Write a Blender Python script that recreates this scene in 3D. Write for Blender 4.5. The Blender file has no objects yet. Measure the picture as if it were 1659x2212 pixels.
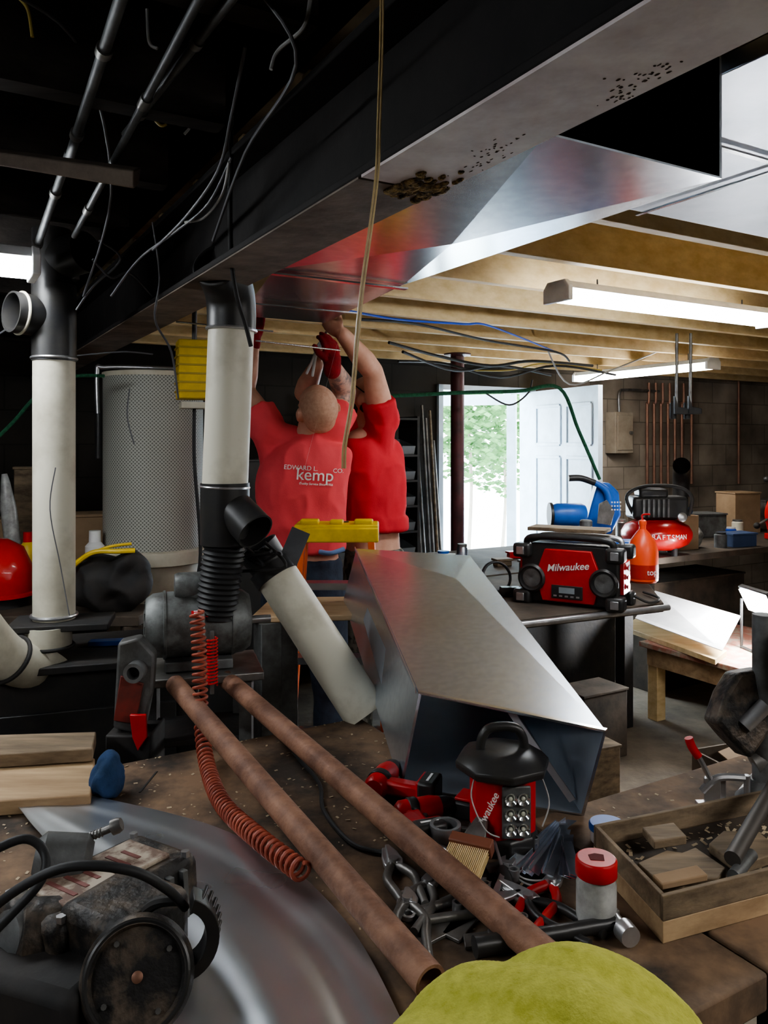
import bpy,bmesh,math,random
from mathutils import Vector as Vec, Matrix, noise
from mathutils.bvhtree import BVHTree
random.seed(4)
sc=bpy.context.scene
F=1720.;H=1.6;HV=960.;CU=829.5
def P(u,v,Y): return Vec(((u-CU)*Y/F,Y,H+(HV-v)*Y/F))
def T(u,v,z=.92,dz=0.):
    Y=(H-z)*F/(v-HV); return Vec(((u-CU)*Y/F,Y,z+dz))
C3,S3=math.cos(math.radians(30)),.5
D1=Vec((C3,S3,0));D2=Vec((-S3,C3,0));UP=Vec((0,0,1))
def L(a,b,z=0.): return D1*a+D2*b+UP*z
RM=Matrix.Rotation(math.radians(30),4,'Z')
WB=5.08
def WL(u,v,off=0.):
    k=(u-CU)/F; return P(u,v,(WB-off)/(C3-S3*k))
# ---------------------------------------------------------------- materials
MC={}
def mat(name,c,rough=.6,metal=0.,c2=None,scale=8.,bump=0.,bscale=None,em=0.,lo=.35,hi=.65,stretch=None,alpha=1.,trans=0.,rvar=0.,detail=6.,coat=0.,ior=1.45):
    if name in MC: return MC[name]
    m=bpy.data.materials.new(name); m.use_nodes=True
    nt=m.node_tree; N=nt.nodes; K=nt.links
    bs=N['Principled BSDF']
    bs.inputs['Base Color'].default_value=(*c,1); bs.inputs['Roughness'].default_value=rough
    bs.inputs['Metallic'].default_value=metal; bs.inputs['IOR'].default_value=ior
    bs.inputs['Transmission Weight'].default_value=trans; bs.inputs['Alpha'].default_value=alpha
    bs.inputs['Coat Weight'].default_value=coat
    if em>0:
        bs.inputs['Emission Color'].default_value=(*c,1); bs.inputs['Emission Strength'].default_value=em
    else:
        tc=N.new('ShaderNodeTexCoord'); mp=N.new('ShaderNodeMapping')
        K.new(tc.outputs['Object'],mp.inputs['Vector'])
        if stretch:
            mp.inputs['Scale'].default_value=stretch
            mp.inputs['Rotation'].default_value=(0,0,math.radians(-30))
        no=N.new('ShaderNodeTexNoise'); no.inputs['Scale'].default_value=scale; no.inputs['Detail'].default_value=detail; no.inputs['Roughness'].default_value=.62
        K.new(mp.outputs[0],no.inputs['Vector'])
        if c2 is None: c2=tuple(x*.8 for x in c)
        cr=N.new('ShaderNodeValToRGB'); cr.color_ramp.elements[0].position=lo; cr.color_ramp.elements[1].position=hi
        cr.color_ramp.elements[0].color=(*c2,1); cr.color_ramp.elements[1].color=(*c,1)
        K.new(no.outputs['Fac'],cr.inputs['Fac']); K.new(cr.outputs['Color'],bs.inputs['Base Color'])
        if rvar:
            mr=N.new('ShaderNodeMapRange'); mr.inputs[1].default_value=.3; mr.inputs[2].default_value=.7
            mr.inputs[3].default_value=rough-rvar; mr.inputs[4].default_value=rough+rvar
            K.new(no.outputs['Fac'],mr.inputs[0]); K.new(mr.outputs[0],bs.inputs['Roughness'])
        if bump:
            n2=N.new('ShaderNodeTexNoise'); n2.inputs['Scale'].default_value=bscale or scale*3; n2.inputs['Detail'].default_value=4
            K.new(mp.outputs[0],n2.inputs['Vector'])
            bp=N.new('ShaderNodeBump'); bp.inputs['Strength'].default_value=bump; bp.inputs['Distance'].default_value=.01
            K.new(n2.outputs['Fac'],bp.inputs['Height']); K.new(bp.outputs[0],bs.inputs['Normal'])
    MC[name]=m; return m
galv=mat('galvanized',(.70,.76,.84),.27,.93,(.62,.68,.76),60,0,detail=2,lo=.4,hi=.6)
galvm=mat('galvanized_mirror',(.80,.86,.94),.20,.97,(.70,.76,.84),40,0,detail=2,lo=.4,hi=.6)
galvs=mat('galvanized_sheet',(.66,.69,.73),.30,.93,(.55,.58,.62),3,0,rvar=.05,detail=3)
galv2=mat('galvanized_dull',(.44,.47,.51),.34,.92,(.34,.37,.41),5,.02)
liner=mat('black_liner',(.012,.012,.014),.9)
innerg=mat('duct_inner',(.42,.47,.53),.42,.6,(.35,.40,.46),5)
pine=mat('pine',(.78,.60,.34),.6,0,(.62,.44,.21),3,.1,stretch=(.6,7,7))
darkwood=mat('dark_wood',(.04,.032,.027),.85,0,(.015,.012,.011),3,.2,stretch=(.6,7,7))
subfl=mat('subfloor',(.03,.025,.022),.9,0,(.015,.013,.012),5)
subfl2=mat('subfloor_pine',(.22,.155,.085),.9,0,(.11,.075,.04),5)
steel_dark=mat('beam_dark',(.018,.015,.014),.85,0,(.008,.007,.007),6,.2)
rustbeam=mat('beam_rust',(.25,.20,.16),.75,.1,(.13,.10,.08),9,.3)
paint=mat('old_paint',(.78,.73,.72),.6,0,(.55,.46,.46),5,.25,lo=.38,hi=.6)
chip=mat('chipped',(.50,.35,.15),.95,0,(.05,.035,.02),60,.9,lo=.42,hi=.6)
concrete=mat('floor_concrete',(.235,.19,.14),.85,0,(.09,.072,.055),3.2,.35,30,lo=.32,hi=.68)
blackp=mat('black_plastic',(.022,.022,.024),.38,0,(.035,.033,.03),20,.05)
blackm=mat('black_matte',(.02,.02,.021),.7,0,(.035,.03,.027),12,.2)
blackrub=mat('black_rubber',(.03,.03,.032),.55,0,(.02,.02,.02),30)
grime=mat('grimy_black',(.028,.026,.025),.5,.2,(.13,.10,.075),22,.3,90,lo=.36,hi=.52)
pvc=mat('cream_pvc',(.66,.63,.52),.42,0,(.36,.33,.25),3.4,.03,lo=.30,hi=.52)
cream=mat('cream_paint',(.66,.62,.51),.5,0,(.48,.44,.33),5)
red=mat('red_plastic',(.55,.02,.022),.38,0,(.38,.016,.018),9)
redp=mat('red_paint',(.60,.022,.02),.3,0,(.45,.015,.014),5,coat=.4)
orange=mat('orange_plastic',(.85,.10,.03),.35,0,(.75,.08,.025),6)
ladderor=mat('ladder_orange',(.85,.16,.03),.5,0,(.7,.12,.03),8)
yellow=mat('yellow_plastic',(.85,.60,.03),.42,0,(.66,.44,.03),12,.05)
blue=mat('blue_plastic',(.02,.13,.52),.35,0,(.02,.10,.38),8)
bluebag=mat('blue_cloth',(.025,.06,.15),.9,0,(.015,.04,.09),20,.4)
white=mat('white_plastic',(.75,.75,.74),.4,0,(.62,.62,.6),5)
whitep=mat('white_print',(.85,.85,.84),.6,0,(.75,.75,.74),60)
offw=mat('fixture_white',(.9,.9,.9),.5)
tube=mat('fluorescent',(.93,.97,1.),em=26.)
tubeb=mat('fluorescent_bright',(1.,.98,.95),em=32.)
led=mat('led_emitter',(.95,.98,1.),em=190.)
rust=mat('rusty_pipe',(.31,.165,.105),.62,.15,(.15,.075,.05),14,.3,80,lo=.36,hi=.62)
steel=mat('steel',(.58,.58,.59),.32,.85,(.38,.38,.39),10,.05)
steeld=mat('steel_dirty',(.26,.255,.245),.42,.7,(.13,.12,.11),12,.15)
chrome=mat('chrome',(.82,.83,.85),.18,.95)
castg=mat('cast_grey',(.17,.175,.175),.5,.3,(.08,.078,.073),14,.2)
bench_m=mat('bench_top',(.23,.145,.088),.75,0,(.045,.034,.026),5.5,.25,25,lo=.40,hi=.62)
bench_d=mat('bench_dark',(.10,.075,.055),.8,0,(.035,.028,.022),5,.25)
ply=mat('plywood',(.48,.34,.20),.65,0,(.28,.18,.10),3,.1,stretch=(1,8,8))
plyold=mat('plywood_old',(.27,.20,.13),.75,0,(.11,.08,.052),4,.2,stretch=(1,7,7))
card=mat('cardboard',(.34,.23,.14),.85,0,(.25,.165,.095),6)
skin=mat('skin',(.66,.38,.28),.55,0,(.55,.29,.20),14,.08)
skint=mat('skin_tattoo',(.58,.35,.27),.55,0,(.22,.17,.165),30,.05,lo=.42,hi=.56)
hair1=mat('hair_ginger_grey',(.62,.38,.27),.75,0,(.52,.29,.20),70,.1,200)
hair2=mat('hair_dark',(.03,.02,.016),.85,0,(.015,.01,.009),60,.7,160)
shirt=mat('shirt_red',(.86,.105,.12),.9,0,(.78,.08,.095),6,.08,220)
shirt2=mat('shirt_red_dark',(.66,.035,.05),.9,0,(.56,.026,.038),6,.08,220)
jeans=mat('jeans',(.04,.055,.085),.9,0,(.025,.032,.05),20,.2)
camo=mat('camo',(.20,.19,.16),.9,0,(.06,.06,.05),16,.1,lo=.45,hi=.52)
lblue=mat('light_blue_cloth',(.2,.34,.62),.9)
eyew=mat('eye_white',(.8,.78,.75),.3); eyed=mat('eye_iris',(.04,.025,.02),.2)
lime=mat('lime_towel',(.56,.56,.12),.95,0,(.42,.42,.075),60,.35,420)
copper=mat('old_copper',(.34,.18,.12),.5,.5,(.2,.11,.08),6)
bark=mat('foliage',(.10,.24,.07),.7,0,(.04,.12,.03),8)
ground=mat('outside_ground',(.8,.82,.84),.9)
glass=mat('glass',(1,1,1),.03,0,(1,1,1),trans=1.,ior=1.1)
jarp=mat('clear_jar',(.55,.55,.53),.25,0,(.30,.30,.29),25,alpha=.8)
cordc=mat('amber_cord',(.62,.48,.25),.3,0,(.48,.36,.17),60)
ropeg=mat('green_rope',(.02,.13,.06),.9,0,(.01,.06,.03),80,.6)
wire=mat('grey_wire',(.13,.13,.14),.5); wirew=mat('white_wire',(.42,.42,.41),.5); wirey=mat('yellow_wire',(.45,.34,.08),.5)
blued=mat('blue_wire',(.02,.07,.5),.5)
hoser=mat('coil_hose',(.42,.105,.06),.5,0,(.27,.06,.04),20)
dust=mat('dust',(.50,.40,.27),.95)
lit=mat('white_sheet',(.9,.9,.9),.5)
redworn=mat('worn_red_top',(.42,.18,.13),.6,0,(.42,.37,.29),14,lo=.4,hi=.55)
doorw=mat('door_white',(.64,.76,.86),.45)
purpost=mat('post_maroon',(.12,.03,.035),.5,0,(.05,.02,.02),10)
lens_y=mat('led_lens',(.55,.55,.46),.2,0)
redgrip=mat('red_grip',(.5,.02,.02),.45)
def blockmat():
    m=bpy.data.materials.new('block_wall'); m.use_nodes=True; nt=m.node_tree;N=nt.nodes;K=nt.links;bs=N['Principled BSDF']
    tc=N.new('ShaderNodeTexCoord'); mp=N.new('ShaderNodeMapping'); mp.inputs['Rotation'].default_value=(math.radians(90),0,0)
    br=N.new('ShaderNodeTexBrick'); br.inputs['Scale'].default_value=1; br.inputs['Brick Width'].default_value=.4; br.inputs['Row Height'].default_value=.2
    br.inputs['Mortar Size'].default_value=.005; br.inputs['Color1'].default_value=(.44,.385,.325,1); br.inputs['Color2'].default_value=(.37,.32,.265,1); br.inputs['Mortar'].default_value=(.24,.21,.175,1)
    K.new(tc.outputs['Object'],mp.inputs[0]); K.new(mp.outputs[0],br.inputs[0])
    no=N.new('ShaderNodeTexNoise'); no.inputs['Scale'].default_value=2.2; no.inputs['Detail'].default_value=9; K.new(tc.outputs['Object'],no.inputs[0])
    mx=N.new('ShaderNodeMix'); mx.data_type='RGBA'; mx.blend_type='MULTIPLY'; mx.inputs[0].default_value=.9
    cr=N.new('ShaderNodeValToRGB'); cr.color_ramp.elements[0].position=.32; cr.color_ramp.elements[1].position=.68; cr.color_ramp.elements[0].color=(.28,.24,.21,1); cr.color_ramp.elements[1].color=(1.1,1.05,1,1)
    K.new(no.outputs[0],cr.inputs[0]); K.new(br.outputs[0],mx.inputs[6]); K.new(cr.outputs[0],mx.inputs[7])
    # wall colour is darker along the left stretch
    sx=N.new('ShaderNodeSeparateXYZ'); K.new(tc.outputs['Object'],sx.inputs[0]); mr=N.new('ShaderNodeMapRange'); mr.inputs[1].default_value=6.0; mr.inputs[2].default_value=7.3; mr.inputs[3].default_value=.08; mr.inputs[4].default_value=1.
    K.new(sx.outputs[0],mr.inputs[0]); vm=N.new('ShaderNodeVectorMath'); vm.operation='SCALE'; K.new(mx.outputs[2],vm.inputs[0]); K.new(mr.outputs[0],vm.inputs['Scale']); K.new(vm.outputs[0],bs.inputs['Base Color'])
    bs.inputs['Roughness'].default_value=.9
    bp=N.new('ShaderNodeBump'); bp.inputs['Strength'].default_value=.5; bp.inputs['Distance'].default_value=.01; K.new(br.outputs['Fac'],bp.inputs['Height']); bp.invert=True; K.new(bp.outputs[0],bs.inputs['Normal'])
    return m
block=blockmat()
def perfmat():
    m=bpy.data.materials.new('perforated_filter'); m.use_nodes=True; nt=m.node_tree;N=nt.nodes;K=nt.links;bs=N['Principled BSDF']
    tc=N.new('ShaderNodeTexCoord'); sx=N.new('ShaderNodeSeparateXYZ'); K.new(tc.outputs['Object'],sx.inputs[0])
    at=N.new('ShaderNodeMath'); at.operation='ARCTAN2'; K.new(sx.outputs[1],at.inputs[0]); K.new(sx.outputs[0],at.inputs[1])
    cx=N.new('ShaderNodeCombineXYZ'); ml=N.new('ShaderNodeMath'); ml.operation='MULTIPLY'; ml.inputs[1].default_value=.215; K.new(at.outputs[0],ml.inputs[0]); K.new(ml.outputs[0],cx.inputs[0]); K.new(sx.outputs[2],cx.inputs[1])
    mp=N.new('ShaderNodeMapping'); mp.inputs['Rotation'].default_value=(0,0,math.radians(45)); K.new(cx.outputs[0],mp.inputs[0])
    vo=N.new('ShaderNodeTexVoronoi'); vo.inputs['Scale'].default_value=90; vo.inputs['Randomness'].default_value=0; vo.voronoi_dimensions='2D'; K.new(mp.outputs[0],vo.inputs['Vector'])
    cr=N.new('ShaderNodeValToRGB'); cr.color_ramp.elements[0].position=.28; cr.color_ramp.elements[1].position=.42; cr.color_ramp.elements[0].color=(.15,.15,.13,1); cr.color_ramp.elements[1].color=(.44,.44,.39,1)
    K.new(vo.outputs['Distance'],cr.inputs[0]); K.new(cr.outputs[0],bs.inputs['Base Color']); bs.inputs['Roughness'].default_value=.6
    return m
mesh_m=perfmat()
# ---------------------------------------------------------------- builder
WPOS={}
def fr(d):
    d=Vec(d).normalized(); a=Vec((0,0,1)) if abs(d.z)<.9 else Vec((1,0,0))
    x=a.cross(d).normalized(); y=d.cross(x); return x,y,d
def catmull(pts,k=6):
    pts=[Vec(p) for p in pts]
    if len(pts)<3: return pts
    o=[]
    for i in range(len(pts)-1):
        p0=pts[max(i-1,0)];p1=pts[i];p2=pts[i+1];p3=pts[min(i+2,len(pts)-1)]
        for j in range(k):
            t=j/k; o.append(.5*((2*p1)+(p2-p0)*t+(2*p0-5*p1+4*p2-p3)*t*t+(3*p1-p0-3*p2+p3)*t**3))
    o.append(pts[-1]); return o
class B:
    def __init__(s,m=None,M=None):
        s.bm=bmesh.new(); s.mats=[]; s.mi=0; s.M=M or Matrix()
        if m: s.use(m)
    def use(s,m):
        if m not in s.mats: s.mats.append(m)
        s.mi=s.mats.index(m); return s
    def add(s,vs,fs):
        bv=[s.bm.verts.new(s.M@Vec(v)) for v in vs]
        for f in fs:
            try:
                q=s.bm.faces.new([bv[i] for i in f]); q.material_index=s.mi
            except ValueError: pass
        return s
    def box(s,c,d,R=None):
        c=Vec(c);v=[]
        for x in(-.5,.5):
            for y in(-.5,.5):
                for z in(-.5,.5):
                    w=Vec((x*d[0],y*d[1],z*d[2])); v.append(c+(R@w if R else w))
        return s.add(v,[(0,1,3,2),(4,6,7,5),(0,4,5,1),(2,3,7,6),(0,2,6,4),(1,5,7,3)])
    def hexa(s,v):
        return s.add(v,[(3,2,1,0),(4,5,6,7),(0,1,5,4),(1,2,6,5),(2,3,7,6),(3,0,4,7)])
    def cyl(s,p,q,r,r2=None,n=24,cap=True):
        p=Vec(p);q=Vec(q); r2=r if r2 is None else r2
        return s.lathe([(r,0),(r2,(q-p).length)],p,q-p,n,cap)
    def lathe(s,prof,c,axis,n=28,cap=True,closed=False):
        x,y,d=fr(axis);c=Vec(c);v=[];f=[]
        for (r,h) in prof:
            for i in range(n):
                t=2*math.pi*i/n; v.append(c+d*h+x*(max(r,1e-5)*math.cos(t))+y*(max(r,1e-5)*math.sin(t)))
        m=len(prof)
        for j in range(m if closed else m-1):
            k=(j+1)%m
            for i in range(n): f.append((j*n+i,j*n+(i+1)%n,k*n+(i+1)%n,k*n+i))
        if cap and not closed:
            f.append(tuple(range(n))[::-1]); f.append(tuple((m-1)*n+i for i in range(n)))
        return s.add(v,f)
    def loft(s,secs,R,n=32,k=5):
        cs=catmull([c for c,_,_ in secs],k); rs=catmull([Vec((a,b,0)) for _,a,b in secs],k); v=[];f=[]
        for c,r in zip(cs,rs):
            for i in range(n):
                t=2*math.pi*i/n; cc,ss=math.cos(t),math.sin(t); e=.8
                w=Vec((math.copysign(abs(cc)**e,cc)*r.x,math.copysign(abs(ss)**e,ss)*r.y,0)); v.append(c+R@w)
        m=len(cs)
        for j in range(m-1):
            for i in range(n): f.append((j*n+i,j*n+(i+1)%n,(j+1)*n+(i+1)%n,(j+1)*n+i))
        f.append(tuple(range(n))[::-1]); f.append(tuple((m-1)*n+i for i in range(n)))
        return s.add(v,f)
    def pipe(s,p,q,ro,ri,n=32):
        p=Vec(p);q=Vec(q);l=(q-p).length
        return s.lathe([(ro,0),(ro,l),(ri,l),(ri,0)],p,q-p,n,False,True)
    def tube(s,pts,r,n=8,k=6,cap=True,smooth=True):
        q=catmull(pts,k) if smooth else [Vec(p) for p in pts]
        m=len(q); rr=[r]*m if not hasattr(r,'__len__') else [r[0]+(r[-1]-r[0])*i/(m-1) for i in range(m)]
        v=[];f=[];x=None
        for i in range(m):
            d=(q[min(i+1,m-1)]-q[max(i-1,0)]).normalized()
            if x is None: x,_,_=fr(d)
            x=(x-d*x.dot(d)).normalized(); y=d.cross(x)
            for j in range(n):
                t=2*math.pi*j/n; v.append(q[i]+x*(rr[i]*math.cos(t))+y*(rr[i]*math.sin(t)))
        for i in range(m-1):
            for j in range(n): f.append((i*n+j,i*n+(j+1)%n,(i+1)*n+(j+1)%n,(i+1)*n+j))
        if cap: f.append(tuple(range(n))[::-1]); f.append(tuple((m-1)*n+j for j in range(n)))
        return s.add(v,f)
    def prism(s,poly,o,ux,uy,t):
        o=Vec(o);ux=Vec(ux).normalized();uy=Vec(uy).normalized();nn=ux.cross(uy)
        n=len(poly);v=[o+ux*a+uy*b for a,b in poly]+[o+ux*a+uy*b+nn*t for a,b in poly]
        f=[tuple(range(n))[::-1],tuple(range(n,2*n))]+[(i,(i+1)%n,n+(i+1)%n,n+i) for i in range(n)]
        return s.add(v,f)
    def ball(s,c,r,R=None,nu=20,nv=12):
        if not hasattr(r,'__len__'): r=(r,r,r)
        c=Vec(c);v=[];f=[]
        for j in range(nv+1):
            ph=math.pi*j/nv
            for i in range(nu):
                th=2*math.pi*i/nu; sn=max(math.sin(ph),1e-4)
                w=Vec((r[0]*sn*math.cos(th),r[1]*sn*math.sin(th),r[2]*math.cos(ph))); v.append(c+(R@w if R else w))
        for j in range(nv):
            for i in range(nu): f.append((j*nu+i,(j+1)*nu+i,(j+1)*nu+(i+1)%nu,j*nu+(i+1)%nu))
        f.append(tuple(range(nu))); f.append(tuple(nv*nu+i for i in range(nu))[::-1])
        return s.add(v,f)
    def bone(s,p,q,r1,r2=None,n=16):
        r2=r1 if r2 is None else r2; s.ball(p,r1,None,n,10); s.ball(q,r2,None,n,10); return s.cyl(p,q,r1,r2,n)
    def grid(s,fn,nu,nv,th=0.):
        v=[Vec(fn(i/nu,j/nv)) for j in range(nv+1) for i in range(nu+1)]
        w=nu+1; f=[(j*w+i,j*w+i+1,(j+1)*w+i+1,(j+1)*w+i) for j in range(nv) for i in range(nu)]
        if th:
            n0=len(v); v=v+[p-Vec((0,0,th)) for p in v]; f+=[tuple(n0+k for k in q)[::-1] for q in f]
            for i in range(nu): f.append((i+1,i,n0+i,n0+i+1)); k=nv*w; f.append((k+i,k+i+1,n0+k+i+1,n0+k+i))
            for j in range(nv): f.append((j*w,(j+1)*w,n0+(j+1)*w,n0+j*w)); k=j*w+nu; f.append((k+w,k,n0+k,n0+k+w))
        return s.add(v,f)
    def torus(s,c,axis,R,r,n=32,m=8):
        x,y,d=fr(axis); return s.tube([Vec(c)+x*(R*math.cos(2*math.pi*i/n))+y*(R*math.sin(2*math.pi*i/n)) for i in range(n+1)],r,m,1,False,False)
    def out(s,name,parent=None,label=None,cat=None,group=None,kind=None,bev=0.,rem=None,wr=None,flat=False,ang=38,origin=None):
        if not rem: bmesh.ops.recalc_face_normals(s.bm,faces=s.bm.faces)
        me=bpy.data.meshes.new(name); s.bm.to_mesh(me); s.bm.free()
        for m in s.mats: me.materials.append(m)
        ob=bpy.data.objects.new(name,me); sc.collection.objects.link(ob)
        if rem:
            md=ob.modifiers.new('r','REMESH'); md.mode='VOXEL'; md.voxel_size=rem[0]
            ms=ob.modifiers.new('s','SMOOTH'); ms.iterations=rem[1]; ms.factor=.5
            bpy.context.view_layer.update()
            ev=ob.evaluated_get(bpy.context.evaluated_depsgraph_get()); nm=bpy.data.meshes.new_from_object(ev)
            ob.modifiers.clear(); ob.data=nm; me=nm; me.name=name
            if not me.materials: me.materials.append(s.mats[0])
            if wr:
                amp,sx,sy,sz=wr; co=[(v.co.copy(),v.normal.copy()) for v in me.vertices]
                for v,(c,n) in zip(me.vertices,co):
                    q=Vec((c.x*sx+c.z*2,c.y*sy,c.z*sz-c.x*3)); w=noise.noise(q)+.35*noise.noise(q*2.1+Vec((3,1,5)))
                    v.co=c+n*amp*(1-abs(w)*2.6)
        xs=[v.co for v in me.vertices]
        lo=Vec([min(c[i] for c in xs) for i in range(3)]);hi=Vec([max(c[i] for c in xs) for i in range(3)])
        ctr=Vec(((lo.x+hi.x)/2,(lo.y+hi.y)/2,lo.z if parent is None else (lo.z+hi.z)/2))
        if origin is not None: ctr=Vec(origin)
        me.transform(Matrix.Translation(-ctr))
        WPOS[ob]=ctr
        if parent: ob.parent=parent; ob.location=ctr-WPOS[parent]
        else: ob.location=ctr
        if flat: me.shade_flat()
        else:
            me.shade_smooth(); me.set_sharp_from_angle(angle=math.radians(180 if rem else ang))
        if bev:
            b=ob.modifiers.new('bevel','BEVEL'); b.width=bev; b.segments=2; b.limit_method='ANGLE'; b.angle_limit=math.radians(40)
        tag(ob,label,cat,group,kind); return ob
def tag(ob,label=None,cat=None,group=None,kind=None):
    if label: ob['label']=label
    if cat: ob['category']=cat
    if group: ob['group']=group
    if kind: ob['kind']=kind
def root(name,loc,label,cat,group=None):
    e=bpy.data.objects.new(name,None); e.empty_display_size=.05; sc.collection.objects.link(e); e.location=loc; WPOS[e]=Vec(loc)
    tag(e,label,cat,group); return e
def text(s_,size,m,o,ux,uy,parent,name='lettering',bvh=None,d=None,ext=.0004,off=0.,shear=0.):
    cu=bpy.data.curves.new('t','FONT'); cu.body=s_; cu.size=size; cu.align_x='CENTER'; cu.align_y='CENTER'; cu.extrude=ext; cu.offset=off; cu.shear=shear
    t=bpy.data.objects.new('t',cu); sc.collection.objects.link(t); bpy.context.view_layer.update()
    me=bpy.data.meshes.new_from_object(t.evaluated_get(bpy.context.evaluated_depsgraph_get())); bpy.data.objects.remove(t)
    me.materials.clear(); me.materials.append(m); me.name=name
    ux=Vec(ux).normalized(); uy=Vec(uy); uy=(uy-ux*uy.dot(ux)).normalized(); n=ux.cross(uy); o=Vec(o)
    for v in me.vertices:
        c=o+ux*v.co.x+uy*v.co.y+n*(v.co.z)
        if bvh:
            h=bvh.ray_cast(c-d*.6,d)
            if h[0]: c=h[0]-d*(.006+ (.001 if v.co.z>0 else 0))
        v.co=c
    ctr=sum((v.co for v in me.vertices),Vec())/max(1,len(me.vertices)); me.transform(Matrix.Translation(-ctr))
    ob=bpy.data.objects.new(name,me); sc.collection.objects.link(ob); ob.parent=parent; ob.location=ctr-WPOS[parent]; WPOS[ob]=ctr
    return ob
def bvh_of(ob):
    w=WPOS[ob]; return BVHTree.FromPolygons([v.co+w for v in ob.data.vertices],[tuple(p.vertices) for p in ob.data.polygons])
def Rz(d): return Matrix.Rotation(math.radians(d),4,'Z')
def Fm(loc,rz=0,rx=0,ry=0,s=1.):
    return Matrix.Translation(Vec(loc))@Rz(rz)@Matrix.Rotation(math.radians(rx),4,'X')@Matrix.Rotation(math.radians(ry),4,'Y')@Matrix.Scale(s,4)
# ---------------------------------------------------------------- structure
A0,A1,B0=-2.2,8.5,-1.8
B(concrete,RM).box(((A0+A1)/2,(B0+WB)/2,-.05),(A1-A0+.4,WB-B0+.4,.1)).out('floor',kind='structure')
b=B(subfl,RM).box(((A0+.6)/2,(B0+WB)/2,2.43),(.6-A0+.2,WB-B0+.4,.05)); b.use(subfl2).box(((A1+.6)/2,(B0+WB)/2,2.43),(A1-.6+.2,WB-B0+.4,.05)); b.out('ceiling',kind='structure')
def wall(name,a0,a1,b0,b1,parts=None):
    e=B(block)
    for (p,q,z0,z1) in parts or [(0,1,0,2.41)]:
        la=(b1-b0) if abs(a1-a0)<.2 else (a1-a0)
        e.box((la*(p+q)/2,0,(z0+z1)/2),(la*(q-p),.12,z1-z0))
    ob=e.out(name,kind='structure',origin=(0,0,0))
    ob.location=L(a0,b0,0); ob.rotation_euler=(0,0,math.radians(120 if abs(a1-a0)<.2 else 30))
dA0,dA1=3.4,4.36
la=A1-A0; f0=(dA0-A0)/la; f1=(dA1-A0)/la
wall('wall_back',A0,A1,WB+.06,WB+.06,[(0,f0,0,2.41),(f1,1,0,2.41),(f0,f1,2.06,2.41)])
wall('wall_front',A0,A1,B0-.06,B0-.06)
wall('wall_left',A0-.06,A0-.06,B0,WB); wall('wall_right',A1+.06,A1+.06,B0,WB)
t=B(doorw,RM)
for a in(dA0+.02,dA1-.02): t.box((a,WB+.05,1.03),(.04,.16,2.06))
t.box(((dA0+dA1)/2,WB+.05,2.04),(dA1-dA0,.16,.04)); t.out('trim_1',kind='structure')
hng=L(dA1-.04,WB-.02,0); end=Vec((1.56,5.74,0)); dd=(end-hng); dd.z=0; w=dd.length; dx=dd.normalized(); dn=dx.cross(UP)
Md=Matrix(((dx.x,dn.x,0,hng.x),(dx.y,dn.y,0,hng.y),(0,0,1,0),(0,0,0,1)))
lf=B(doorw,Md).box((w/2,0,1.02),(w,.04,2.02)).out('door_1',kind='structure')
for sgn in(-1,1):
    for (x0,x1) in((.1,.42),(.5,.8)):
        for(z0,z1) in((.15,.7),(.8,1.5),(1.6,1.9)):
            q=B(doorw,Md)
            for (cx,cz,sx,sz) in(((x0+x1)/2,z0,x1-x0,.025),((x0+x1)/2,z1,x1-x0,.025),(x0,(z0+z1)/2,.025,z1-z0),(x1,(z0+z1)/2,.025,z1-z0)): q.box((cx,.024*sgn,cz),(sx,.012,sz))
            q.out('panel_moulding',lf,bev=.003)
q=B(steel,Md); q.cyl((w-.07,-.02,1),(w-.07,-.07,1),.012).ball((w-.07,-.08,1),.028); q.out('door_knob',lf)
hs=L(dA1-.05,WB+.16,0); es=hs+(-D1*.55+D2*.68); dd=es-hs; w=dd.length; dx=dd.normalized(); dn=dx.cross(UP)
Ms=Matrix(((dx.x,dn.x,0,hs.x),(dx.y,dn.y,0,hs.y),(0,0,1,0),(0,0,0,1)))
q=B(doorw,Ms)
for x in(.04,w-.04): q.box((x,0,1.02),(.08,.03,2.0))
for z in(.06,1.98): q.box((w/2,0,z),(w-.1,.028,.09))
sd=q.out('door_2',kind='structure'); B(glass,Ms).box((w/2,0,1.01),(w-.16,.006,1.83)).out('glass_pane',sd)
g=B(ground,RM).box((4,WB+6,-.065),(16,11.4,.1)).out('patio',label='bright concrete patio outside the open door',cat='ground')
def shrub(c,r,n,lab):
    rt=root('shrub',(c[0],c[1],-.01),lab,'plant')
    q=B(mat('trunk',(.35,.3,.25),.9)); q.tube([(c[0],c[1],-.01),(c[0]+.05,c[1],c[2]*.5),(c[0],c[1],c[2])],(.03,.015)).out('trunk',rt)
    q=B(bark)
    for i in range(n):
        d=Vec((random.gauss(0,1),random.gauss(0,1),random.gauss(0,1))).normalized()*r*(random.random()**.4); p=Vec(c)+Vec((d.x,d.y,d.z*1.3)); p.z=max(p.z,.1)
        x,y,z=fr(Vec((random.gauss(0,1),random.gauss(0,1),random.gauss(0,1)))); s_=.07
        q.add([p-x*s_,p+y*s_*.5,p+x*s_,p-y*s_*.5],[(0,1,2,3)])
    o=q.out('leaves',rt,flat=True); o['kind']='stuff'
shrub(tuple(P(1010,880,10.5)),.80,1900,'leafy green shrub outside the open door')
shrub(tuple(P(1085,935,12)),.75,1100,'leafy green shrub behind the storm door glass')
bs_=[.35+.406*i for i in range(12)]
for i,bb in enumerate(bs_):
    B(pine,RM).box(((.70+A1)/2,bb,2.30),(A1-.72,.04,.20)).out('ceiling_joist',label='new yellow pine ceiling joist with visible grain',cat='joist',group='pine joists under the floor',bev=.002)
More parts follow.
